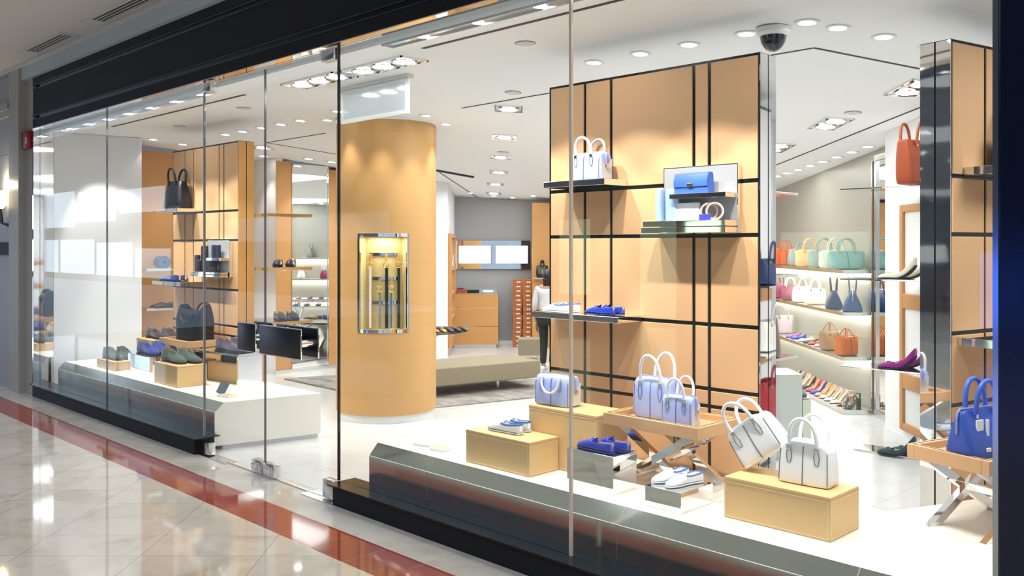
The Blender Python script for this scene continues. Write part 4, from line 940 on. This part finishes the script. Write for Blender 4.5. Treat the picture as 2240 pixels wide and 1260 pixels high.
bm = B(); lathe(bm, [(rc-.03, ztop), (rc+.004, ztop), (rc+.004, ztop+.035), (rc-.03, ztop+.035)], 72); obj('top_ring', bm, M_white, T, True)
bm = B(); lathe(bm, [(rc-.06, ztop+.03), (rc-.05, ztop+.03), (rc-.05, ztop+.08), (rc-.06, ztop+.08)], 72); obj('shadow_gap', bm, M_dark, T)
bm = B()
shell(bm, rc-.125, rc-.115, nz0-.01, nz1+.01, n0-.05, n1+.05); obj('niche_back', bm, mat('niche_suede', hexc('cdb67c'), 0.8), T, True)
bm = B()
shell(bm, rc-.02, rc+.006, nz0-.028, nz0+.004, n0-.02, n1+.02); shell(bm, rc-.02, rc+.006, nz1-.004, nz1+.028, n0-.02, n1+.02)
for a in (n0, n1): shell(bm, rc-.02, rc+.006, nz0, nz1, a-.024, a+.024, 4)
obj('niche_frame', bm, M_chrome, T, True)
bm = B(); shell(bm, rc-.115, rc-.02, nz0-.01, nz0, n0-.02, n1+.02); shell(bm, rc-.115, rc-.02, nz1, nz1+.01, n0-.02, n1+.02)
for a in (n0-.012, n1+.012): shell(bm, rc-.115, rc-.02, nz0, nz1, a-.012, a+.012, 4)
obj('niche_lining', bm, mat('niche_lining', hexc('d8c48e'), 0.6), T, True)
nd = Vector((math.cos((n0+n1)/2), math.sin((n0+n1)/2), 0)); nc = Vector((-6.885, 5.165, 0))
lamp('niche_lamp', 'AREA', tuple(nc+nd*(rc-.05)+Vector((0, 0, nz1-.012))), 0.9, (1, .92, .72), tuple(nc+nd*(rc-.07)+Vector((0, 0, .8))), shape='RECTANGLE', size=.30, size_y=.05)
amid = (n0+n1)/2; rn = rc-.085
def na(k): return n0+(n1-n0)*k
for i, z in enumerate((1.525, 1.305, 1.085)):
    bm = B(); shell(bm, rn-.028, rn-.020, z-.014, z+.014, na(.12), na(.90), 16); rr_ = obj('hanging_rail', bm, M_smoke, T, True)
belts = [('white belt with round gold buckle at the left of the niche', .17, 1.515, leather('efe8e2'), True), ('grey belt with horseshoe buckle, second from the left', .40, 1.295, leather('7c7f86'), False),
         ('black belt with round gold buckle at the middle of the niche', .565, 1.515, leather('0e0e10'), True), ('blue and beige belt, second from the right', .68, 1.295, leather('27609c'), False), ('black belt with gold buckle at the right of the niche', .86, 1.515, leather('16110f'), True)]
for lb, k, zt, m, big in belts:
    a = na(k); p = nc+Vector((math.cos(a), math.sin(a), 0))*(rn-.002); t = thing('belt', lb, 'belt', (p.x, p.y, nz0+.012), a+PI/2)
    zt -= nz0+.012; bw = .021 if big else .014
    bm = B(); box(bm, -bw*.55, bw*.55, -.006, -.002, zt-.065, zt+.012, .002); obj('hang_tab', bm, leather('c9935a'), t)
    bm = B(); tube(bm, [(.024*math.cos(q*PI/8), -.010, zt-.085+.026*math.sin(q*PI/8)) for q in range(16)], .0045, 6, True); obj('buckle', bm, M_gold, t, True)
    bm = B(); box(bm, -bw/2, bw/2, -.010, -.004, 0, zt-.10, .001); obj('strap', bm, m, t)
    bm = B(); box(bm, bw*.1, bw*.75, -.004, .001, 0, zt-.11); obj('strap_end', bm, leather('c9935a') if big and 'white' in lb else (leather('c8a896') if 'blue' in lb else m), t)
    bm = B(); box(bm, -bw/2-.002, bw/2+.002, -.012, -.003, zt-.125, zt-.112); obj('keeper', bm, M_gold if not big else m, t)
# ------------------------------------------------------------------ middle and rear of the shop
T = thing('rug', 'large grey woven rug under the taupe bench', 'rug', (-8.0, 6.6, 0))
obj('pile', prism(B(), [(x+8.0, y-6.6) for x, y in ((-9.57, 5.66), (-7.35, 5.60), (-6.83, 5.66), (-6.35, 7.60), (-8.9, 8.1))], 0.001, .012), M_rug, T)
br = math.atan2(-.98, -.21)
T = thing('bench', 'long low taupe upholstered bench behind the column', 'bench', (-6.937, 7.351, .012), br)
obj('seat', box(B(), 0, 1.72, -.72, 0, .115, .305, .012), M_bench, T)
for x in (.42, 1.50):
    for y in (-.55, -.25): obj('leg', box(B(), x-.015, x+.015, y-.015, y+.015, 0, .116), M_steel, T)
p = L(.245, 12.7); T = thing('ottoman', 'small taupe upholstered stool behind the walking person', 'stool', (p[0], p[1], 0), YAW)
obj('seat', box(B(), -.16, .16, -.16, .16, .07, .30, .01), M_bench, T)
for x in (-.12, .12):
    for y in (-.12, .12): obj('leg', box(B(), x-.012, x+.012, y-.012, y+.012, 0, .071), M_steel, T)
# cash desk
p = L(-.564, 14.28); T = thing('cash_desk', 'tan leather fronted cash desk with steel bands before the grey rear wall', 'desk', (p[0], p[1], 0), YAW)
hw = .35
obj('plinth', box(B(), -hw, hw-.03, -.22, .22, 0, .06), M_steel, T)
for i, (z0, z1) in enumerate(((.06, .338), (.348, .628), (.638, .845))): obj('front_panel', box(B(), -hw, hw, -.23, .22, z0, z1, .002), M_seam2, T)
for z in (.338, .628): obj('steel_band', box(B(), -hw+.004, hw-.004, -.226, .22, z, z+.010), M_chrome, T)
obj('top', box(B(), -hw, hw, -.23, .22, .845, .862), M_smoke, T)
def loose(label, cat, name, s, d, z, w_, l_, h_, m, rot=YAW, extra=None):
    p = L(s, d); t = thing(name, label, cat, (p[0], p[1], z), rot); obj('body', box(B(), -w_/2, w_/2, -l_/2, l_/2, 0, h_, .002), m, t)
    if extra: extra(t, w_, l_, h_)
    return t
M_orb = mat('orange_card', hexc('a8602c'), 0.6)
loose('red flat box on the left of the cash desk', 'box', 'gift_box', -.80, 14.2, .862, .155, .10, .055, mat('red_card', hexc('a83a1e'), 0.6))
loose('thin green box on top of the red box', 'box', 'gift_box', -.815, 14.2, .917, .10, .07, .02, mat('green_card', hexc('35413a'), 0.6))
loose('black tray beside the red box on the cash desk', 'tray', 'document_tray', -.615, 14.2, .862, .19, .10, .045, M_black)
def spine(t, w_, l_, h_):
    obj('spine_label', box(B(), -w_/2+.05, w_/2-.06, -l_/2-.002, -l_/2, .012, h_-.012), M_white, t); obj('green_stripe', box(B(), -w_/2+.012, -w_/2+.04, -l_/2-.002, -l_/2, .004, h_-.004), mat('green_stripe', hexc('5fae8a'), 0.5), t)
loose('white ring binder lying on the right of the cash desk', 'binder', 'ring_binder', -.37, 14.2, .862, .27, .12, .055, mat('binder_grey', (0.30, 0.31, 0.33), 0.4), extra=spine)
# screens on a mirrored wall panel
p = L(-.305, 14.61); T = thing('wall_mirror', 'mirrored wall panel behind the two bright screens', 'wall panel', (p[0], p[1], 1.225), YAW)
obj('mirror', box(B(), -.60, .46, -.02, .0, 0, .46), M_chrome, T); obj('dark_end', box(B(), .46, .60, -.02, 0, 0, .46), mat('dark_maroon', hexc('3a1a1c'), 0.2), T)
for s, lb in ((-.60, 'left of two bright white wall screens over the cash desk'), (-.004, 'right of two bright white wall screens over the cash desk')):
    p = L(s, 14.54); T = thing('wall_screen', lb, 'screen', (p[0], p[1], 1.32), YAW)
    obj('bezel', box(B(), -.262, .262, -.015, .045, -.005, .285, .003), M_black, T); obj('display', box(B(), -.256, .256, -.018, -.0155, .0, .28), M_screen, T)
# stacked orange shoe boxes
for col, s in enumerate((.085, .243)):
    for k in range(15):
        p = L(s+random.uniform(-.006, .006), 14.33+random.uniform(-.008, .008)); dz = .0716
        t = thing('shoe_box', '%s orange shoe box from the floor in the %s stack by the rear wall' % (ORD[k], ('left', 'right')[col]), 'shoe box', (p[0], p[1], k*dz), YAW+random.uniform(-.03, .03), 'orange shoe boxes stacked by the rear wall')
        obj('box', box(B(), -.071, .071, -.11, .11, 0, dz-.017, .001, 1), M_orb, t); obj('lid', box(B(), -.074, .074, -.113, .113, dz-.019, dz-.001, .001, 1), M_orb, t)
        bm = B(); box(bm, -.012, .014, -.112, -.1105, .018, .036); box(bm, .020, .044, -.112, -.1105, .018, .036); obj('label_sticker', bm, M_white, t)
# black bag on the leather wall
p = L(.46, 14.0); shelf('small steel shelf under the black bag on the rear leather wall', -.11, .15, -.08, .08, 0, .022, YAW, (p[0], p[1], 1.085), M_steel)
p = L(.47, 13.99); bag('small black backpack-like bag with tied straps on the rear leather wall shelf', (p[0], p[1], 1.107), YAW, .20, .13, .19, 'soft', leather('0e0e10', .3), None, .10, .16, .0, mode='cross', metal=M_gold, hang=(0, .06, .12), r=.010)
# orange framed niche by the rear left wall
p = L(-.90, 13.45); T = thing('wall_niche', 'orange framed shelf niche in the rear left wall', 'shelf unit', (p[0], p[1], 0), YAW)
bm = B()
for y0, y1, z0, z1 in ((-.42, -.36, .12, 1.78), (.36, .42, .12, 1.78), (-.36, .36, 1.72, 1.78), (-.36, .36, .12, .26), (-.36, .36, .52, .56), (-.36, .36, .88, .92), (-.36, .36, 1.24, 1.28)): box(bm, -.028, .03, y0, y1, z0, z1)
obj('frame', bm, M_tand, T); obj('back', box(B(), -.028, -.022, -.36, .36, .26, 1.72), M_white, T)
p = L(-.885, 13.35); bag('small pale bag in the orange framed rear niche', (p[0], p[1], 1.281), YAW+PI/2, .20, .03, .13, 'soft', leather('d9b59a'), None, .06, .2)
# round table of shoes
p = L(-1.14, 11.5); T = thing('round_table', 'round shoe display table on a steel cone behind the column', 'table', (p[0], p[1], .0125))
bm = B(); lathe(bm, [(.0005, .495), (.56, .495), (.575, .503), (.57, .515), (.0005, .515)], 48); obj('table_top', bm, M_black, T, True)
bm = B(); lathe(bm, [(.26, 0), (.26, .012), (.05, .25), (.10, .38), (.30, .494)], 32); obj('cone_base', bm, M_steel, T, True)
cols = [('tan', 'b98142'), ('yellow', 'd9b23c'), ('slate grey', '4c5158'), ('dark grey', '3c4046'), ('grey green', '55605f')]
for i, (nm, c) in enumerate(cols):
    s = -.94+.085*i; d = 11.17+.05*i+.035*max(0, i-2); q = L(s, d, .529); shoe('loafer', '%s loafer at the front edge of the round shoe table' % nm, q, YAW-PI/2+math.radians(24), .17, leather(c), None, detail=False)
for i, (nm, c) in enumerate((('navy', '1d2740'), ('charcoal', '2b2e33'), ('crimson', '8e1f2b'), ('dark red', '7d1b22'))):
    s = -.93+.095*i; q = L(s, 11.46+.03*i, .529); shoe('loafer', '%s loafer in the second row of the round shoe table' % nm, q, YAW-PI/2+math.radians(24), .17, leather(c), None, detail=False)

# person, seen from behind: white shirt, black trousers, dark hair
def skin_body(name, verts, edges, rad, m, parent, root, sub=2):
    me = bpy.data.meshes.new(name); me.from_pydata(verts, edges, []); me.update(); o = bpy.data.objects.new(name, me); C.objects.link(o); o.parent = parent
    o.modifiers.new('skin', 'SKIN').use_smooth_shade = True
    for i, r_ in enumerate(rad): me.skin_vertices[0].data[i].radius = r_ if isinstance(r_, tuple) else (r_, r_)
    me.skin_vertices[0].data[root].use_root = True
    s = o.modifiers.new('sub', 'SUBSURF'); s.levels = sub; s.render_levels = sub
    me.materials.append(m); return o
M_skin = mat('skin', hexc('b9866a'), 0.5); M_shirt = mat('white_shirt', (0.66, 0.66, 0.68), 0.8, bump=(14, .3, .02)); M_trs = mat('black_trousers', (0.010, 0.010, 0.012), 0.8); M_hair = mat('dark_hair', (0.012, 0.010, 0.010), 0.45)
PH = 1.28; u = PH/1.68
T = thing('person', 'person in white shirt and black trousers walking behind the large right panel', 'person', (-7.86, 8.47, .0), YAW-.35)
Q = lambda *v: tuple(a*u for a in v)
# x: to the right of the figure, y: forward (away from the viewer)
V = [Q(0, 0, .93), Q(0, .01, 1.10), Q(0, .02, 1.28), Q(0, .015, 1.40), Q(0, .03, 1.475), Q(0, .045, 1.56), Q(0, .05, 1.62),
     Q(-.10, 0, .90), Q(-.10, .07, .50), Q(-.10, .02, .09), Q(-.105, .12, .035), Q(.10, 0, .90), Q(.10, .02, .50), Q(.10, -.13, .12), Q(.105, -.04, .05),
     Q(-.18, .01, 1.37), Q(-.235, -.01, 1.12), Q(-.24, .06, .88), Q(-.24, .09, .80), Q(.18, .01, 1.37), Q(.235, .0, 1.12), Q(.24, .08, .89), Q(.24, .115, .81)]
E_ = [(0, 1), (1, 2), (2, 3), (3, 4), (4, 5), (5, 6), (0, 7), (7, 8), (8, 9), (9, 10), (0, 11), (11, 12), (12, 13), (13, 14), (3, 15), (15, 16), (16, 17), (17, 18), (3, 19), (19, 20), (20, 21), (21, 22)]
r = [(.155, .11), (.13, .095), (.15, .10), (.13, .085), .052, .075, .07, .085, .06, .043, .04, .085, .06, .043, .04, .062, .047, .036, .034, .062, .047, .036, .034]
r = [tuple(a*u for a in (q if isinstance(q, tuple) else (q, q))) for q in r]
skin_body('body', V, E_, r, M_skin, T, 0)
g = 1.13
def sub_body(name, ids, m, grow, extra=None):
    mp = {k: i for i, k in enumerate(ids)}
    skin_body(name, [V[k] for k in ids], [(mp[a], mp[b]) for a, b in E_ if a in mp and b in mp], [tuple(q*grow for q in r[k]) for k in ids], m, T, 0)
sub_body('shirt', [0, 1, 2, 3, 15, 16, 17, 19, 20, 21], M_shirt, 1.24)
sub_body('trousers', [0, 7, 8, 9, 11, 12, 13], M_trs, 1.24)
bm = B(); ball(bm, Q(0, .035, 1.585), .112*u, 16, 12, 1.2); box(bm, -.085*u, .085*u, -.07*u, .0, 1.40*u, 1.58*u, .035*u, 3); obj('hair', bm, M_hair, T, True, 1)
bm = B()
for sx in (-1, 1): ball(bm, Q(sx*.034, .135, 1.59), .010*u, 8, 6)
obj('eyes', bm, M_black, T, True)
bm = B(); tube(bm, [Q(0, .122, 1.60), Q(0, .150, 1.562), Q(0, .128, 1.555)], [.008*u, .014*u, .010*u], 8); tube(bm, [Q(-.025, .122, 1.525), Q(0, .132, 1.523), Q(.025, .122, 1.525)], .006*u, 6)
for sx in (-1, 1): ball(bm, Q(sx*.082, .045, 1.575), .018*u, 8, 6, 1.5)
obj('face', bm, M_skin, T, True)
for sx, (hx, hy, hz) in ((-1, (-.24, .09, .79)), (1, (.24, .115, .80))):
    bm = B(); box(bm, (hx-.016)*u, (hx+.016)*u, (hy-.042)*u, (hy+.042)*u, (hz-.095)*u, hz*u, .014*u, 2)
    for k, ln_ in enumerate((.070, .082, .078, .060)):
        y = hy-.033+.022*k; tube(bm, [Q(hx, y, hz-.085), Q(hx+sx*-.006, y+.004, hz-.085-ln_*.5), Q(hx+sx*-.022, y+.010, hz-.085-ln_*.95)], [.0095*u, .0085*u, .006*u], 8)
    tube(bm, [Q(hx, hy+.038, hz-.035), Q(hx-sx*.014, hy+.060, hz-.065), Q(hx-sx*.020, hy+.062, hz-.10)], [.011*u, .010*u, .007*u], 8)
    obj('hand', bm, M_skin, T, True)
bm = B(); box(bm, -.145*u, -.065*u, -.02*u, .22*u, 0, .075*u, .025*u, 3); box(bm, .065*u, .145*u, -.17*u, .06*u, 0, .085*u, .025*u, 3); obj('shoes', bm, M_white, T, True)

# ------------------------------------------------------------------ bag shelves along the right wall
SHZ = [1.372, .970, .545]
for z, l in zip(SHZ, ('top', 'middle', 'lowest')):
    p = L(3.285, 10.35); T = thing('wall_shelf', l+' long steel and glass shelf of handbags on the right rear wall', 'shelf', (p[0], p[1], z), YAW)
    obj('board', box(B(), -.145, .145, -1.82, 1.82, -.034, 0, .001, 1), M_steel, T)
    obj('light_strip', box(B(), .10, .13, -1.8, 1.8, -.040, -.0345), mat('shelf_glow', (1, 1, 1), .5, emit=(1, .98, .94), es=5), T)
    lamp('strip_lamp', 'AREA', (.115, 0, -.045), 5.5, (1, .97, .92), None, T, shape='RECTANGLE', size=.05, size_y=3.5)
p = L(3.285, 10.4); T = thing('shoe_platform', 'low steel platform of high heels along the right rear wall', 'platform', (p[0], p[1], 0), YAW)
obj('board', box(B(), -.145, .145, -1.87, 1.87, 0, .042, .001, 1), M_steel, T)
for d, l in ((8.50, 'nearer'), (12.2, 'farther')):
    p = L(3.42, d); T = thing('shelf_post', l+' upright steel post of the handbag shelves', 'post', (p[0], p[1], 0), YAW); obj('post', box(B(), -.02, .018, -.012, .012, 0.043, 2.40), M_steel, T)
def rb(label, s, d, lev, w_, d_, h_, style, c, rot=0, **kw):
    p = L(s, d, SHZ[lev]); kw.setdefault('r', .0062); kw.setdefault('metal', M_gold)
    return bag(label, p, YAW+math.radians(rot), w_, d_, h_, style, leather(c), kw.pop('hc', None), **kw)
rb('teal green wide handbag with tall handles at the right end of the top shelf', 3.24, 8.72, 0, .36, .16, .185, 'wing', '7fa5a4', 0, hh=.135, span=.22, seam=M_dark)
rb('cream handbag behind the teal one on the top shelf', 3.245, 9.02, 0, .34, .15, .19, 'wing', 'd8d6c0', 0, hh=.14, span=.22)
rb('grey green handbag behind the cream one on the top shelf', 3.245, 9.36, 0, .34, .15, .19, 'wing', '95a39a', 0, hh=.14, span=.22)
rb('peach handbag in the middle of the top shelf', 3.245, 9.78, 0, .34, .15, .19, 'wing', 'f2b27a', 0, hh=.14, span=.22)
rb('grey handbag with drooping straps on the top shelf', 3.28, 10.24, 0, .28, .15, .20, 'soft', '8a8f8b', 0, hh=.09, span=.2, mode='cross')
rb('orange handbag at the left of the top shelf', 3.25, 10.72, 0, .27, .15, .21, 'bucket', 'd4561f', 0, hh=.11, span=.22, seam=M_dark)
rb('navy handbag seen from its zipped end at the right of the middle shelf', 3.28, 8.66, 1, .30, .19, .21, 'trapeze', '273f7c', 70, hh=.14, span=.2, zipper=M_steel)
rb('dark navy handbag second from the right on the middle shelf', 3.27, 9.14, 1, .30, .17, .19, 'trapeze', '1f2c5a', 75, hh=.14, span=.2)
rb('blush pink handbag in the middle of the middle shelf', 3.255, 9.66, 1, .24, .13, .18, 'wing', 'ecd0c2', 5, hh=.12, span=.22, hc=leather('efe4dc'))
rb('white handbag with looped handles on the middle shelf', 3.25, 10.06, 1, .24, .13, .18, 'soft', 'e6dedd', 5, hh=.12, span=.22, mode='cross')
rb('burgundy handbag with white handles on the middle shelf', 3.25, 10.50, 1, .25, .13, .17, 'wing', '8a2a4a', 5, hh=.11, span=.22, hc=leather('ece2e2'))
rb('mauve red handbag at the left of the middle shelf', 3.25, 11.0, 1, .25, .13, .17, 'bucket', '93395c', 5, hh=.13, span=.22)
rb('bright orange soft handbag at the right of the lowest shelf', 3.235, 8.70, 2, .225, .15, .185, 'bucket', 'bf5a17', 22, hh=.095, span=.20, mode='cross', dip=-.05, seam=M_dark)
rb('camel brown soft handbag beside the bright orange one on the lowest shelf', 3.24, 9.16, 2, .225, .15, .19, 'bucket', '9c7350', 22, hh=.11, span=.20, mode='cross', dip=-.05, seam=M_dark)
rb('pale mauve handbag at the left of the lowest shelf', 3.27, 10.86, 2, .24, .13, .22, 'bucket', 'b9a5ab', 0, hh=.12, span=.22)
def rs(kind, label, s, d, z, c, Ln, ang=20, **kw):
    p = L(s, d, z); shoe(kind, label, p, YAW+PI+math.radians(ang), Ln, leather(c), None, detail=False, **kw)
for nm, c, d in (('purple', '9a4fb0', 10.42), ('cobalt blue', '2d49b8', 10.24), ('ivory', 'e6e0d2', 9.98), ('dark green', '2f4a3c', 9.82), ('coral red', 'dd3b3b', 9.66), ('cream and blue', 'd9d8d0', 9.45)):
    rs('flat', '%s flat shoe on the lowest handbag shelf' % nm, 3.26, d, SHZ[2]+.001, c, .21, 25, trim=(leather('3b57b0') if 'cream' in nm else None))
for nm, c, d, tr in (('navy peep-toe', '27365c', 10.36, None), ('grey', '8f8780', 10.22, None), ('beige peep-toe', 'e3d1bd', 10.04, None), ('black', '23242a', 9.87, '8c98a8'), ('red peep-toe', 'e03a44', 9.69, None), ('cobalt blue peep-toe', '2a34b4', 9.53, None),
        ('black and tan', 'c39a70', 9.38, None), ('beige bow', 'cdbba4', 9.24, 'b9aa96'), ('cream bow', 'e6e3dc', 9.09, '3d4046'), ('white bow', 'f0f0ee', 8.94, '3d4046')):
    rs('pump', '%s high heel on the low steel platform' % nm, 3.245, d, .043, c, .22, 24, trim=leather(tr) if tr else None)
rs('sandal', 'rose gold strappy sandal with block heel on the low platform', 3.255, 8.79, .043, 'd9a78c', .20, 20, trim=M_gold)
rs('sandal', 'black strappy sandal with silver buckles and block heel on the low platform', 3.265, 8.64, .043, '1a1b20', .20, 20, trim=M_chrome)
# tall steel framed mirror door next to the shelves, and the framed niche of the white pillar
p = L(3.432, 8.08); T = thing('mirror_door', 'narrow steel framed mirror door between the handbag shelves and the white pillar', 'mirror', (p[0], p[1], 0), YAW)
obj('mirror_glass', box(B(), -.012, 0, -.33, .33, .06, 2.40), M_mirror, T)
bm = B(); box(bm, -.03, .0, .33, .37, .0, 2.45); box(bm, -.03, .0, -.37, -.33, .0, 2.45); box(bm, -.03, 0, -.33, .33, 2.40, 2.45); box(bm, -.03, 0, -.33, .33, 0, .06); obj('frame', bm, M_steel, T)
p = L(3.168, 6.86); T = thing('pillar_niche', 'tan framed lit niche in the white pillar beside the right display wall', 'shelf unit', (p[0], p[1], 0), YAW)
bm = B()
for y0, y1, z0, z1 in ((-.42, -.36, .12, 1.93), (.36, .42, .12, 1.93), (-.36, .36, 1.87, 1.93), (-.36, .36, .12, .18), (-.36, .36, .46, .58), (-.36, .36, 1.10, 1.22)): box(bm, -.035, -.001, y0, y1, z0, z1, .008)
obj('frame', bm, M_tand, T); obj('back_panel', box(B(), -.012, -.002, -.36, .36, .18, 1.87), M_white, T)
# pointed shelves behind the right display wall
for z, l in ((2.035, 'top'), (1.335, 'middle'), (.655, 'lower')):
    shelf('%s pointed mirrored shelf of the three above the teal shoe' % l, -3.115, -2.30, 6.29+.05, 6.66, 0, .012, 0, (-2.77, 6.93, z))
T = thing('floor_plate', 'pointed mirrored plate on the floor under the teal shoe', 'platform', (-2.72, 6.90, 0)); obj('plate', box(B(), -.40, .35, -.02, .20, .001, .012), M_chrome, T)
tb = leather('96421f', .45); bag('burnt orange tall tote on the top shelf behind the right display wall', (-2.62, 6.78, 2.048), math.radians(80), .30, .16, .33, 'bucket', tb, None, .17, .2, metal=M_gold, cat='tote bag', r=.011)
for z, nm, c, m in ((1.348, 'cream patent', 'd9d3bd', leather('d9d3bd', .2)), (.668, 'magenta suede', '8e1f84', suede('8e1f84')), (.013, 'dark teal suede', '17505c', suede('1b434d'))):
    for k, (w_, dy) in enumerate((('front one of the pair', 0), ('rear one of the pair', .125))):
        shoe('curl', '%s folding ballerina behind the right display wall, %s' % (nm, w_), (-2.755+.05*k, 6.885+dy-.01*(z < .1), z), PI+.05, .34, m, M_rub, group=None, trim=m)
# rear of the large right display wall: shelf corners, taupe tote, small mirrored cabinet
for z, l in ((1.885, 'top'), (1.425, 'middle'), (.965, 'bottom')):
    T = thing('display_shelf', l+' mirrored shelf behind the large right display wall', 'shelf', (-2.78, 4.56, z)); obj('board', box(B(), -.32, .30, -.203, .20, 0, .014, .001, 1), M_chrome, T)
bag('taupe tote with gold buckle behind the edge of the large right display wall', (-2.60, 4.57, .98), math.radians(20), .20, .12, .22, 'tote', leather('776a66', .4), None, .10, .2, metal=M_gold, hang=(.06, .07, .12), cat='tote bag', r=.007)
p = L(2.12, 6.9); T = thing('mirror_cabinet', 'small mirrored cabinet behind the large right display wall', 'cabinet', (p[0], p[1], 0), YAW)
obj('carcass', box(B(), -.17, .05, -.18, .18, 0, .64, .002, 1), mat('cabinet_pale', hexc('ccd3cd'), .12), T); obj('side_panel', box(B(), .055, .115, -.18, .18, 0, .45), mat('cabinet_cream', hexc('dfe2d2'), .3), T); obj('shelf_top', box(B(), .055, .115, -.18, .18, .455, .465), M_steel, T)
p = L(2.205, 6.85, .466); shoe('pump', 'royal blue pump standing in the small mirrored cabinet', p, YAW-PI/2, .16, leather('1f2f8e', .25), None, detail=False)
# rear of the display wall by the pier: shelves and bags that show in the polished side of the large right wall
for z, l in ((1.345, 'top'), (.90, 'middle'), (.44, 'bottom')):
    p = on3(.85, -.30, z); T = thing('display_shelf', l+' mirrored shelf behind the display wall by the right pier', 'shelf', p, P3R); obj('board', box(B(), -.35, .35, -.13, .134, -.012, 0), M_chrome, T)
    p = on3(.85, -.17, z-.14); T = thing('leather_band', l+' tan leather band behind the display wall by the right pier', 'wall panel', p, P3R); obj('band', box(B(), -.6, .6, -.0035, .004, 0, .10), M_tand, T)
for z, nm, c, st, h_ in ((1.346, 'navy', '1c2f66', 'tote', .17), (.901, 'white', 'e6e4e2', 'slouch', .20), (.441, 'red', 'a8162c', 'bucket', .26)):
    bag('%s handbag behind the display wall by the right pier, seen in the polished panel end' % nm, on3(.85, -.30, z), P3R+PI, .28, .15, h_, st, leather(c), None, .13, .2)
# shoe table only seen in the rear mirror
p = L(1.7, 11.0); T = thing('glass_shoe_table', 'two-tier shoe table with crossed steel legs seen in the rear mirror', 'table', (p[0], p[1], 0), YAW)
obj('table_top', box(B(), -.40, .40, -.75, .75, .54, .56), M_steel, T); obj('upper_tier', box(B(), -.16, .16, -.75, .75, .66, .675), M_steel, T)
for y in (-.6, .6):
    for sg in (-1, 1): bm = B(); tube(bm, [(-.33*sg, y, 0), (.33*sg, y, .54)], .02, 4); obj('leg', bm, M_steel, T)
    obj('riser', box(B(), -.02, .02, y-.02, y+.02, .56, .66), M_steel, T)
for k, c in enumerate(('1f5a96', '1c2433', '15161a', 'e9e6e2', '8d7a78', '1f5a96', '2b2b30')):
    p = L(1.42, 10.4+.2*k, .561); shoe('flat', '%s shoe in the near row of the two-tier shoe table' % ORD[k], p, YAW+PI, .22, leather(c), None, detail=False, group='shoes on the two-tier table')
for k, c in enumerate(('b98b76', '7d2346', '5a4340', '6e5450', '8a6a66', 'c43442', '9a3060')):
    p = L(1.66, 10.4+.2*k, .676); shoe('flat', '%s shoe on the upper tier of the two-tier shoe table' % ORD[k], p, YAW+PI, .22, leather(c), None, detail=False, group='shoes on the two-tier table')
